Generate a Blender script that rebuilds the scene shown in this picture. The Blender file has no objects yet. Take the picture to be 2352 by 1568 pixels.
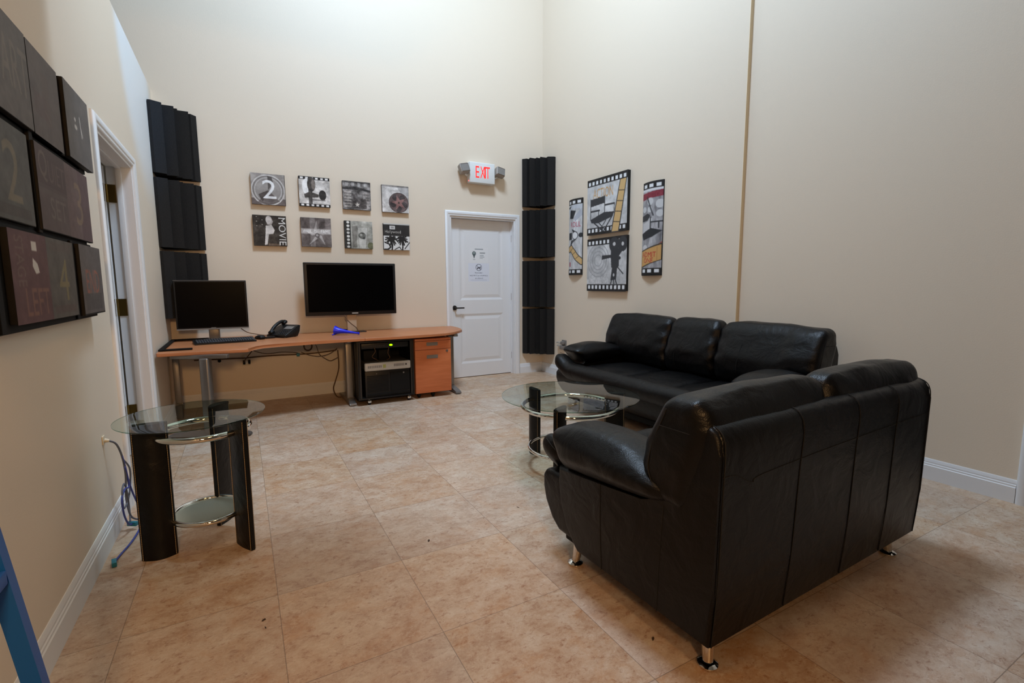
import bpy, bmesh, math, random
import numpy as np
from mathutils import Vector, Matrix, noise

random.seed(7)
np.random.seed(7)
SC = bpy.context.scene
COL = SC.collection
PI = math.pi

# ------------------------------------------------------------------ room size
WL, WR, YB = -0.617, 3.658, 5.746      # left wall, right wall, back wall
WR2 = WR + 0.035                       # near part of the right wall, set back
LT = 3.02                              # top of the low left wall
HC = 6.6                               # ceiling


def lin(c):
    c = np.asarray(c, float) / 255.0
    return np.where(c <= 0.04045, c / 12.92, ((c + 0.055) / 1.055) ** 2.4)


def rgb(r, g, b):
    v = lin((r, g, b))
    return (float(v[0]), float(v[1]), float(v[2]), 1.0)


# ------------------------------------------------------------------ materials
def base_mat(name):
    m = bpy.data.materials.new(name)
    m.use_nodes = True
    n = m.node_tree.nodes
    return m, n, m.node_tree.links, n['Principled BSDF']


def mat(name, color, rough=0.5, metal=0.0, bump=None, vary=None, spec=0.5, emit=None, coat=0.0):
    m, n, l, b = base_mat(name)
    b.inputs['Base Color'].default_value = color
    b.inputs['Roughness'].default_value = rough
    b.inputs['Metallic'].default_value = metal
    b.inputs['Specular IOR Level'].default_value = spec
    b.inputs['Coat Weight'].default_value = coat
    if emit:
        b.inputs['Emission Color'].default_value = emit[0]
        b.inputs['Emission Strength'].default_value = emit[1]
    tc = n.new('ShaderNodeTexCoord')
    if vary:
        t = n.new('ShaderNodeTexNoise')
        t.inputs['Scale'].default_value = vary[0]
        t.inputs['Detail'].default_value = 4
        l.new(tc.outputs['Object'], t.inputs['Vector'])
        r = n.new('ShaderNodeValToRGB')
        k = vary[1]
        r.color_ramp.elements[0].position = 0.3
        r.color_ramp.elements[1].position = 0.7
        r.color_ramp.elements[0].color = (color[0] * (1 - k), color[1] * (1 - k), color[2] * (1 - k), 1)
        r.color_ramp.elements[1].color = (min(1, color[0] * (1 + k)), min(1, color[1] * (1 + k)), min(1, color[2] * (1 + k)), 1)
        l.new(t.outputs['Fac'], r.inputs['Fac'])
        l.new(r.outputs['Color'], b.inputs['Base Color'])
    if bump:
        t = n.new('ShaderNodeTexNoise')
        t.inputs['Scale'].default_value = bump[0]
        t.inputs['Detail'].default_value = 5
        l.new(tc.outputs['Object'], t.inputs['Vector'])
        bp = n.new('ShaderNodeBump')
        bp.inputs['Strength'].default_value = bump[1]
        bp.inputs['Distance'].default_value = bump[2] if len(bump) > 2 else 0.01
        l.new(t.outputs['Fac'], bp.inputs['Height'])
        l.new(bp.outputs['Normal'], b.inputs['Normal'])
    return m


def wood_mat(name, c1, c2, rough=0.35):
    m, n, l, b = base_mat(name)
    tc = n.new('ShaderNodeTexCoord')
    mp = n.new('ShaderNodeMapping')
    mp.inputs['Scale'].default_value = (1.5, 14, 14)
    t = n.new('ShaderNodeTexNoise')
    t.inputs['Scale'].default_value = 3.0
    t.inputs['Detail'].default_value = 6
    r = n.new('ShaderNodeValToRGB')
    r.color_ramp.elements[0].position = 0.3
    r.color_ramp.elements[1].position = 0.72
    r.color_ramp.elements[0].color = c1
    r.color_ramp.elements[1].color = c2
    l.new(tc.outputs['Object'], mp.inputs['Vector'])
    l.new(mp.outputs['Vector'], t.inputs['Vector'])
    l.new(t.outputs['Fac'], r.inputs['Fac'])
    l.new(r.outputs['Color'], b.inputs['Base Color'])
    b.inputs['Roughness'].default_value = rough
    return m


def floor_mat():
    m, n, l, b = base_mat('travertine_tile')
    X0, TW, Y0, TH = 0.0551, 0.499, 1.5127, 0.5173
    tc = n.new('ShaderNodeTexCoord')
    sep = n.new('ShaderNodeSeparateXYZ')
    l.new(tc.outputs['Object'], sep.inputs[0])

    def math_(op, a, bb=None, c=None):
        q = n.new('ShaderNodeMath')
        q.operation = op
        for i, v in enumerate((a, bb, c)):
            if v is None:
                continue
            if isinstance(v, (int, float)):
                q.inputs[i].default_value = v
            else:
                l.new(v, q.inputs[i])
        return q.outputs[0]
    u = math_('DIVIDE', math_('SUBTRACT', sep.outputs[0], X0), TW)
    v = math_('DIVIDE', math_('SUBTRACT', sep.outputs[1], Y0), TH)
    iu, iv = math_('FLOOR', u), math_('FLOOR', v)
    fu, fv = math_('FRACT', u), math_('FRACT', v)
    du = math_('MINIMUM', fu, math_('SUBTRACT', 1.0, fu))
    dv = math_('MINIMUM', fv, math_('SUBTRACT', 1.0, fv))
    d = math_('MINIMUM', du, dv)
    line = math_('LESS_THAN', d, 0.0026)
    cmb = n.new('ShaderNodeCombineXYZ')
    l.new(iu, cmb.inputs[0])
    l.new(iv, cmb.inputs[1])
    wn = n.new('ShaderNodeTexWhiteNoise')
    wn.noise_dimensions = '2D'
    l.new(cmb.outputs[0], wn.inputs['Vector'])
    # offset the stone pattern in every tile
    off = n.new('ShaderNodeVectorMath')
    off.operation = 'MULTIPLY_ADD'
    off.inputs[1].default_value = (7, 7, 7)
    l.new(wn.outputs['Color'], off.inputs[0])
    l.new(tc.outputs['Object'], off.inputs[2])

    def ns(scale, detail, rough, dist=0.0, stretch=None):
        t = n.new('ShaderNodeTexNoise')
        t.inputs['Scale'].default_value = scale
        t.inputs['Detail'].default_value = detail
        t.inputs['Roughness'].default_value = rough
        t.inputs['Distortion'].default_value = dist
        if stretch:
            mp = n.new('ShaderNodeMapping')
            mp.inputs['Scale'].default_value = stretch
            l.new(off.outputs[0], mp.inputs['Vector'])
            l.new(mp.outputs['Vector'], t.inputs['Vector'])
        else:
            l.new(off.outputs[0], t.inputs['Vector'])
        return t.outputs['Fac']
    n1 = ns(2.6, 4, 0.6, 0.3)
    n2 = ns(8, 14, 0.82, 0.25, (1.0, 1.25, 1))
    n4 = ns(38, 12, 0.85, 0.7, (1.0, 1.2, 1))
    n3 = ns(34, 9, 0.78, 0.5, (1.0, 1.4, 1))
    r1 = n.new('ShaderNodeValToRGB')
    e = r1.color_ramp.elements
    e[0].position, e[0].color = 0.30, rgb(182, 152, 126)
    e[1].position, e[1].color = 0.72, rgb(204, 190, 172)
    q = e.new(0.5)
    q.color = rgb(194, 171, 149)
    l.new(n1, r1.inputs['Fac'])
    r2 = n.new('ShaderNodeValToRGB')
    e = r2.color_ramp.elements
    e[0].position, e[0].color = 0.40, rgb(160, 124, 98)
    e[1].position, e[1].color = 0.61, rgb(218, 206, 190)
    q = e.new(0.5)
    q.color = rgb(196, 173, 152)
    l.new(n2, r2.inputs['Fac'])
    mx = n.new('ShaderNodeMix')
    mx.data_type = 'RGBA'
    mx.inputs['Factor'].default_value = 0.5
    l.new(r1.outputs['Color'], mx.inputs['A'])
    l.new(r2.outputs['Color'], mx.inputs['B'])
    # fine brown veins
    rv = n.new('ShaderNodeValToRGB')
    e = rv.color_ramp.elements
    e[0].position, e[0].color = 0.34, (1, 1, 1, 1)
    e[1].position, e[1].color = 0.47, (0, 0, 0, 1)
    l.new(n3, rv.inputs['Fac'])
    vm = math_('MULTIPLY', rv.outputs['Color'], 0.8)
    mv = n.new('ShaderNodeMix')
    mv.data_type = 'RGBA'
    l.new(vm, mv.inputs['Factor'])
    l.new(mx.outputs['Result'], mv.inputs['A'])
    mv.inputs['B'].default_value = rgb(146, 104, 78)
    # reddish stains in the stone
    n5 = ns(5, 7, 0.7, 0.4, (1.0, 1.3, 1))
    rs_ = n.new('ShaderNodeValToRGB')
    e = rs_.color_ramp.elements
    e[0].position, e[0].color = 0.50, (0, 0, 0, 1)
    e[1].position, e[1].color = 0.68, (1, 1, 1, 1)
    l.new(n5, rs_.inputs['Fac'])
    ms_ = n.new('ShaderNodeMix')
    ms_.data_type = 'RGBA'
    l.new(math_('MULTIPLY', rs_.outputs['Color'], 0.42), ms_.inputs['Factor'])
    l.new(mv.outputs['Result'], ms_.inputs['A'])
    ms_.inputs['B'].default_value = rgb(188, 144, 106)
    # pale flecks
    rw = n.new('ShaderNodeValToRGB')
    e = rw.color_ramp.elements
    e[0].position, e[0].color = 0.53, (0, 0, 0, 1)
    e[1].position, e[1].color = 0.64, (1, 1, 1, 1)
    l.new(n4, rw.inputs['Fac'])
    mw = n.new('ShaderNodeMix')
    mw.data_type = 'RGBA'
    l.new(math_('MULTIPLY', rw.outputs['Color'], 0.55), mw.inputs['Factor'])
    l.new(ms_.outputs['Result'], mw.inputs['A'])
    mw.inputs['B'].default_value = rgb(220, 206, 188)
    # tint of each tile
    hs = n.new('ShaderNodeHueSaturation')
    l.new(mw.outputs['Result'], hs.inputs['Color'])
    l.new(math_('MULTIPLY_ADD', wn.outputs['Value'], 0.12, 0.92), hs.inputs['Value'])
    sepc = n.new('ShaderNodeSeparateColor')
    l.new(wn.outputs['Color'], sepc.inputs[0])
    l.new(math_('MULTIPLY_ADD', sepc.outputs[1], 0.3, 0.95), hs.inputs['Saturation'])
    ml = n.new('ShaderNodeMix')
    ml.data_type = 'RGBA'
    l.new(math_('MULTIPLY', line, 0.55), ml.inputs['Factor'])
    l.new(hs.outputs['Color'], ml.inputs['A'])
    ml.inputs['B'].default_value = rgb(80, 62, 48)
    l.new(ml.outputs['Result'], b.inputs['Base Color'])
    b.inputs['Roughness'].default_value = 0.42
    rr = math_('MULTIPLY_ADD', n2, 0.22, 0.3)
    l.new(rr, b.inputs['Roughness'])
    bp = n.new('ShaderNodeBump')
    bp.inputs['Strength'].default_value = 0.12
    bp.inputs['Distance'].default_value = 0.004
    l.new(math_('SUBTRACT', n2, line), bp.inputs['Height'])
    l.new(bp.outputs['Normal'], b.inputs['Normal'])
    return m


def leather_mat(name, c, rough):
    m, n, l, b = base_mat(name)
    tc = n.new('ShaderNodeTexCoord')
    b.inputs['Base Color'].default_value = c
    b.inputs['Roughness'].default_value = rough
    b.inputs['Specular IOR Level'].default_value = 0.26
    v = n.new('ShaderNodeTexVoronoi')
    v.inputs['Scale'].default_value = 260
    t = n.new('ShaderNodeTexNoise')
    t.inputs['Scale'].default_value = 9
    t.inputs['Detail'].default_value = 5
    t.inputs['Distortion'].default_value = 0.8
    l.new(tc.outputs['Object'], v.inputs['Vector'])
    l.new(tc.outputs['Object'], t.inputs['Vector'])
    b1 = n.new('ShaderNodeBump')
    b1.inputs['Strength'].default_value = 0.22
    b1.inputs['Distance'].default_value = 0.002
    l.new(v.outputs['Distance'], b1.inputs['Height'])
    b2 = n.new('ShaderNodeBump')
    b2.inputs['Strength'].default_value = 0.35
    b2.inputs['Distance'].default_value = 0.02
    l.new(t.outputs['Fac'], b2.inputs['Height'])
    l.new(b1.outputs['Normal'], b2.inputs['Normal'])
    l.new(b2.outputs['Normal'], b.inputs['Normal'])
    return m


def glass_mat(name, tint):
    """sheet glass: clear transmission with a mirror coat by the Fresnel law"""
    m, n, l, b = base_mat(name)
    out = n['Material Output']
    n.remove(b)
    t = n.new('ShaderNodeBsdfTransparent')
    t.inputs['Color'].default_value = tint
    g = n.new('ShaderNodeBsdfGlossy')
    g.inputs['Roughness'].default_value = 0.0
    f = n.new('ShaderNodeFresnel')
    f.inputs['IOR'].default_value = 1.6
    geo = n.new('ShaderNodeNewGeometry')
    inv = n.new('ShaderNodeMath')
    inv.operation = 'SUBTRACT'
    inv.inputs[0].default_value = 1.0
    l.new(geo.outputs['Backfacing'], inv.inputs[1])
    mul = n.new('ShaderNodeMath')
    mul.operation = 'MULTIPLY'
    l.new(f.outputs['Fac'], mul.inputs[0])
    l.new(inv.outputs[0], mul.inputs[1])
    mx = n.new('ShaderNodeMixShader')
    l.new(mul.outputs[0], mx.inputs['Fac'])
    l.new(t.outputs['BSDF'], mx.inputs[1])
    l.new(g.outputs['BSDF'], mx.inputs[2])
    l.new(mx.outputs['Shader'], out.inputs['Surface'])
    return m


def paint_mat():
    m, n, l, b = base_mat('printed_picture')
    a = n.new('ShaderNodeAttribute')
    a.attribute_name = 'Col'
    l.new(a.outputs['Color'], b.inputs['Base Color'])
    b.inputs['Roughness'].default_value = 0.6
    return m


M = {}
M['wall'] = mat('beige_wall_paint', rgb(224, 211, 192), 0.55, bump=(140, 0.10, 0.004))
M['ochre'] = mat('ochre_wall_edge', rgb(238, 219, 184), 0.6)
M['ceil'] = mat('white_ceiling_paint', rgb(205, 200, 192), 0.8)
M['trim'] = mat('white_trim_paint', rgb(226, 228, 230), 0.5)
M['floor'] = floor_mat()
M['leather'] = leather_mat('black_leather', rgb(7, 7, 8), 0.37)
M['leather2'] = leather_mat('dark_brown_leather', rgb(9, 8, 8), 0.42)
M['thread'] = mat('seam_thread', rgb(14, 13, 12), 0.8)
M['stitch'] = mat('pale_stitching', rgb(170, 150, 118), 0.8)
M['chrome'] = mat('chrome', rgb(225, 222, 216), 0.06, 1.0)
M['steel'] = mat('brushed_grey_metal', rgb(138, 134, 130), 0.38, 0.75)
M['darksteel'] = mat('dark_metal', rgb(62, 58, 56), 0.4, 0.6)
M['brass'] = mat('aged_brass', rgb(122, 100, 52), 0.35, 0.9)
M['glass'] = glass_mat('clear_glass', (0.86, 0.92, 0.89, 1))
M['glassedge'] = glass_mat('green_glass_edge', (0.10, 0.34, 0.25, 1))
M['mirror'] = mat('frosted_mirror', rgb(190, 196, 182), 0.18, 0.6)
M['wood'] = wood_mat('cherry_laminate', rgb(168, 124, 97), rgb(190, 146, 116))
M['woodedge'] = mat('cherry_edge_band', rgb(186, 120, 78), 0.4)
M['woodfront'] = wood_mat('cherry_drawer_front', rgb(190, 106, 62), rgb(206, 122, 76), 0.4)
M['black'] = mat('black_plastic', rgb(17, 17, 18), 0.42, spec=0.35)
M['blackmatte'] = mat('matte_black', rgb(15, 15, 15), 0.7, spec=0.2)
M['screen'] = mat('dark_screen_glass', rgb(3, 3, 4), 0.3, spec=0.05)
M['foam'] = mat('charcoal_foam', rgb(40, 39, 38), 0.95, bump=(300, 0.5, 0.003), vary=(220, 0.22), spec=0.1)
M['greyplastic'] = mat('grey_plastic', rgb(120, 116, 112), 0.5)
M['silver'] = mat('silver_plastic', rgb(176, 172, 164), 0.4, 0.15)
M['keys'] = mat('dark_keycaps', rgb(30, 33, 40), 0.45)
M['bluehorn'] = mat('blue_plastic', rgb(28, 40, 225), 0.3)
M['ladder'] = mat('blue_fibreglass', rgb(0, 86, 168), 0.42)
M['cableblue'] = mat('blue_cable', rgb(58, 72, 150), 0.5)
M['cablegrey'] = mat('grey_cable', rgb(92, 98, 112), 0.5)
M['cablebrown'] = mat('dark_brown_cable', rgb(92, 64, 34), 0.6)
M['teal'] = mat('teal_plug', rgb(30, 120, 140), 0.4)
M['canvas'] = mat('dark_canvas_edge', rgb(52, 44, 38), 0.8)
M['canvasblack'] = mat('black_canvas_edge', rgb(20, 22, 23), 0.7)
M['signwood'] = mat('dark_stained_board', rgb(22, 20, 19), 0.7, vary=(18, 0.3), spec=0.25)
M['print'] = paint_mat()
M['white'] = mat('white_plastic', rgb(222, 226, 226), 0.4)
M['lamphead'] = mat('taupe_lamp_head', rgb(158, 150, 142), 0.5)
M['exitred'] = mat('glowing_red', rgb(235, 40, 40), 0.5, emit=(rgb(255, 40, 40), 0.9))
M['redled'] = mat('red_indicator', rgb(255, 120, 120), 0.5, emit=(rgb(255, 90, 90), 2.0))
M['greenled'] = mat('green_indicator', rgb(150, 255, 0), 0.5, emit=(rgb(140, 255, 0), 3.0))
M['badgegreen'] = mat('dull_green_badge', rgb(150, 150, 84), 0.5)
M['taupe'] = mat('taupe_plastic', rgb(186, 164, 140), 0.45)
M['cream'] = mat('cream_plastic', rgb(216, 204, 178), 0.45)
M['leaf'] = mat('dry_leaf', rgb(66, 48, 34), 0.8)
M['low_bounce'] = mat('low_bounce_paint', rgb(96, 90, 82), 0.8)  # dark colour given to unseen walls to cut bounced light


# ------------------------------------------------------------------ object helpers
def link(o, parent=None):
    COL.objects.link(o)
    if parent is not None:
        o.parent = parent
    return o


def obj(name, bm, mats, parent=None, smooth=False):
    me = bpy.data.meshes.new(name)
    bmesh.ops.recalc_face_normals(bm, faces=bm.faces[:])
    bm.to_mesh(me)
    bm.free()
    for m in (mats if isinstance(mats, (list, tuple)) else [mats]):
        me.materials.append(M[m])
    o = bpy.data.objects.new(name, me)
    if smooth == 'auto':
        for p in me.polygons:
            p.use_smooth = True
        me.set_sharp_from_angle(angle=math.radians(38))
    elif smooth:
        for p in me.polygons:
            p.use_smooth = True
    return link(o, parent)


def tag(o, label, cat, group=None):
    o['label'] = label
    o['category'] = cat
    if group:
        o['group'] = group
    return o


def thing(name, label, cat, loc=(0, 0, 0), rz=0.0, group=None):
    o = bpy.data.objects.new(name, None)
    o.empty_display_size = 0.1
    o.location = loc
    o.rotation_euler = (0, 0, rz)
    link(o)
    return tag(o, label, cat, group)


def structure(o, label=None):
    o['kind'] = 'structure'
    if label:
        o['label'] = label
    return o


def box(bm, x0, x1, y0, y1, z0, z1, r=0.0, seg=2, mi=0, mx=None):
    g = bmesh.ops.create_cube(bm, size=1.0)
    vs = g['verts']
    for v in vs:
        v.co = Vector(((x0 + x1) / 2 + v.co.x * (x1 - x0), (y0 + y1) / 2 + v.co.y * (y1 - y0), (z0 + z1) / 2 + v.co.z * (z1 - z0)))
    fs = list({f for v in vs for f in v.link_faces})
    for f in fs:
        f.material_index = mi
    if r > 0:
        es = list({e for v in vs for e in v.link_edges})
        res = bmesh.ops.bevel(bm, geom=es, offset=r, segments=seg, profile=0.5, affect='EDGES')
        for f in res['faces']:
            f.material_index = mi
        vs = list({v for f in fs + res['faces'] if f.is_valid for v in f.verts})
    if mx is not None:
        bmesh.ops.transform(bm, matrix=mx, verts=[v for v in vs if v.is_valid])
    return vs


def boxobj(name, x0, x1, y0, y1, z0, z1, m, parent=None, r=0.0, seg=2):
    bm = bmesh.new()
    box(bm, x0, x1, y0, y1, z0, z1, r, seg)
    return obj(name, bm, m, parent, 'auto' if r else False)


def prism(bm, pts, axis, a, b, mi=0, r=0.0, seg=2):
    """closed outline pts (2-D) swept along an axis from a to b"""
    def P(p, t):
        if axis == 'x':
            return (t, p[0], p[1])
        if axis == 'y':
            return (p[0], t, p[1])
        return (p[0], p[1], t)
    A = [bm.verts.new(P(p, a)) for p in pts]
    B = [bm.verts.new(P(p, b)) for p in pts]
    fs = [bm.faces.new(A), bm.faces.new(B[::-1])]
    k = len(pts)
    for i in range(k):
        fs.append(bm.faces.new((A[i], A[(i + 1) % k], B[(i + 1) % k], B[i])))
    for f in fs:
        f.material_index = mi
    if r > 0:
        es = list(fs[0].edges) + list(fs[1].edges)
        bmesh.ops.bevel(bm, geom=es, offset=r, segments=seg, profile=0.5, affect='EDGES')
    return A + B


def cyl(bm, p0, p1, r0, r1=None, n=20, mi=0, cap=True):
    r1 = r0 if r1 is None else r1
    p0, p1 = Vector(p0), Vector(p1)
    d = (p1 - p0).normalized()
    a = d.orthogonal().normalized()
    b = d.cross(a)
    A, B = [], []
    for i in range(n):
        t = 2 * PI * i / n
        e = a * math.cos(t) + b * math.sin(t)
        A.append(bm.verts.new(p0 + e * r0))
        B.append(bm.verts.new(p1 + e * r1))
    for i in range(n):
        bm.faces.new((A[i], A[(i + 1) % n], B[(i + 1) % n], B[i])).material_index = mi
    if cap:
        bm.faces.new(A[::-1]).material_index = mi
        bm.faces.new(B).material_index = mi


def lathe(bm, prof, c=(0, 0, 0), n=40, mi=0):
    """profile of (radius, z); open ends get closed on the axis"""
    rings = []
    for r, z in prof:
        if r < 1e-6:
            rings.append([bm.verts.new((c[0], c[1], c[2] + z))])
        else:
            rings.append([bm.verts.new((c[0] + r * math.cos(2 * PI * i / n), c[1] + r * math.sin(2 * PI * i / n), c[2] + z)) for i in range(n)])
    for A, B in zip(rings, rings[1:]):
        for i in range(n):
            j = (i + 1) % n
            q = [A[i % len(A)], A[j % len(A)], B[j % len(B)], B[i % len(B)]]
            u = []
            for v in q:
                if v not in u:
                    u.append(v)
            if len(u) > 2:
                bm.faces.new(u).material_index = mi


def torus(bm, c, R, r, n=64, k=14, a0=0.0, a1=2 * PI):
    full = abs(a1 - a0 - 2 * PI) < 1e-6
    rows = []
    cnt = n if full else n + 1
    for i in range(cnt):
        t = a0 + (a1 - a0) * i / n
        rows.append([bm.verts.new((c[0] + (R + r * math.cos(2 * PI * j / k)) * math.cos(t), c[1] + (R + r * math.cos(2 * PI * j / k)) * math.sin(t), c[2] + r * math.sin(2 * PI * j / k))) for j in range(k)])
    for i in range(cnt if full else cnt - 1):
        A, B = rows[i], rows[(i + 1) % cnt]
        for j in range(k):
            bm.faces.new((A[j], A[(j + 1) % k], B[(j + 1) % k], B[j]))


def smooth_path(pts, sub=6):
    P = [Vector(p) for p in pts]
    out = []
    for i in range(len(P) - 1):
        p0, p1, p2, p3 = P[max(i - 1, 0)], P[i], P[i + 1], P[min(i + 2, len(P) - 1)]
        for s in range(sub):
            t = s / sub
            out.append(0.5 * ((2 * p1) + (p2 - p0) * t + (2 * p0 - 5 * p1 + 4 * p2 - p3) * t * t + (3 * p1 - p0 - 3 * p2 + p3) * t ** 3))
    out.append(P[-1])
    return out


def tube(bm, pts, r, n=8, mi=0, sub=6):
    path = smooth_path(pts, sub) if sub > 1 else [Vector(p) for p in pts]
    prev = None
    up = None
    for i, p in enumerate(path):
        d = (path[min(i + 1, len(path) - 1)] - path[max(i - 1, 0)])
        if d.length < 1e-9:
            continue
        d.normalize()
        if up is None:
            up = d.orthogonal().normalized()
        a = (up - d * up.dot(d))
        if a.length < 1e-6:
            a = d.orthogonal()
        a.normalize()
        up = a
        b = d.cross(a)
        ring = [bm.verts.new(p + (a * math.cos(2 * PI * j / n) + b * math.sin(2 * PI * j / n)) * r) for j in range(n)]
        if prev:
            for j in range(n):
                bm.faces.new((prev[j], prev[(j + 1) % n], ring[(j + 1) % n], ring[j])).material_index = mi
        else:
            bm.faces.new(ring[::-1]).material_index = mi
        prev = ring
    bm.faces.new(prev).material_index = mi


def pillow(bm, size, r, n=18, puff=(0, 0, 0), warp=None, wr=0.0, seed=0.0, wrs=6.0):
    """soft box: rounded edges, bulging faces, optional creases"""
    h = Vector((size[0] / 2, size[1] / 2, size[2] / 2))
    r = min(r, min(h) * 0.98)
    grid = {}

    def vert(ix, iy, iz):
        k = (ix, iy, iz)
        if k in grid:
            return grid[k]
        f = [(-1 + 2 * i / n) for i in k]
        f = [math.copysign(1 - (1 - abs(a)) ** 1.35, a) for a in f]
        p = Vector((f[0] * h.x, f[1] * h.y, f[2] * h.z))
        q = Vector([max(-(h[i] - r), min(h[i] - r, p[i])) for i in range(3)])
        d = p - q
        if d.length > 1e-9:
            q = q + d.normalized() * r
        u = [q[i] / h[i] for i in range(3)]
        for i in range(3):
            a, b = u[(i + 1) % 3], u[(i + 2) % 3]
            q[i] += u[i] * puff[i] * max(0, 1 - a * a) * max(0, 1 - b * b)
        if wr:
            nv = noise.noise_vector(Vector((q.x * wrs + seed, q.y * wrs - seed, q.z * wrs * 1.4)))
            q += nv * wr
            k2 = noise.noise(Vector((q.x * wrs * 2.7 + seed, q.y * wrs * 2.7, q.z * wrs * 2.2 - seed)))
            q += nv.normalized() * wr * 0.35 * k2
        if warp:
            q = Vector(warp(q))
        v = bm.verts.new(q)
        grid[k] = v
        return v
    for ax in range(3):
        for s in (0, n):
            for i in range(n):
                for j in range(n):
                    c = []
                    for (a, b) in ((i, j), (i + 1, j), (i + 1, j + 1), (i, j + 1)):
                        k = [0, 0, 0]
                        k[ax] = s
                        k[(ax + 1) % 3] = a
                        k[(ax + 2) % 3] = b
                        c.append(vert(*k))
                    bm.faces.new(c)


def text_mesh(s):
    cu = bpy.data.curves.new('lettering', 'FONT')
    cu.body = s
    cu.resolution_u = 3
    o = bpy.data.objects.new('lettering', cu)
    COL.objects.link(o)
    bpy.context.view_layer.update()
    me = o.to_mesh()
    me.calc_loop_triangles()
    V = np.array([v.co[:2] for v in me.vertices], float).reshape(-1, 2)
    T = np.array([t.vertices[:] for t in me.loop_triangles], int).reshape(-1, 3)
    o.to_mesh_clear()
    bpy.data.objects.remove(o)
    bpy.data.curves.remove(cu)
    if len(V):
        lo, hi = V.min(0), V.max(0)
        V = (V - lo) / np.maximum(hi - lo, 1e-6)
    return V, T


TXT = {}


def text_of(s):
    if s not in TXT:
        TXT[s] = text_mesh(s)
    return TXT[s]


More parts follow.
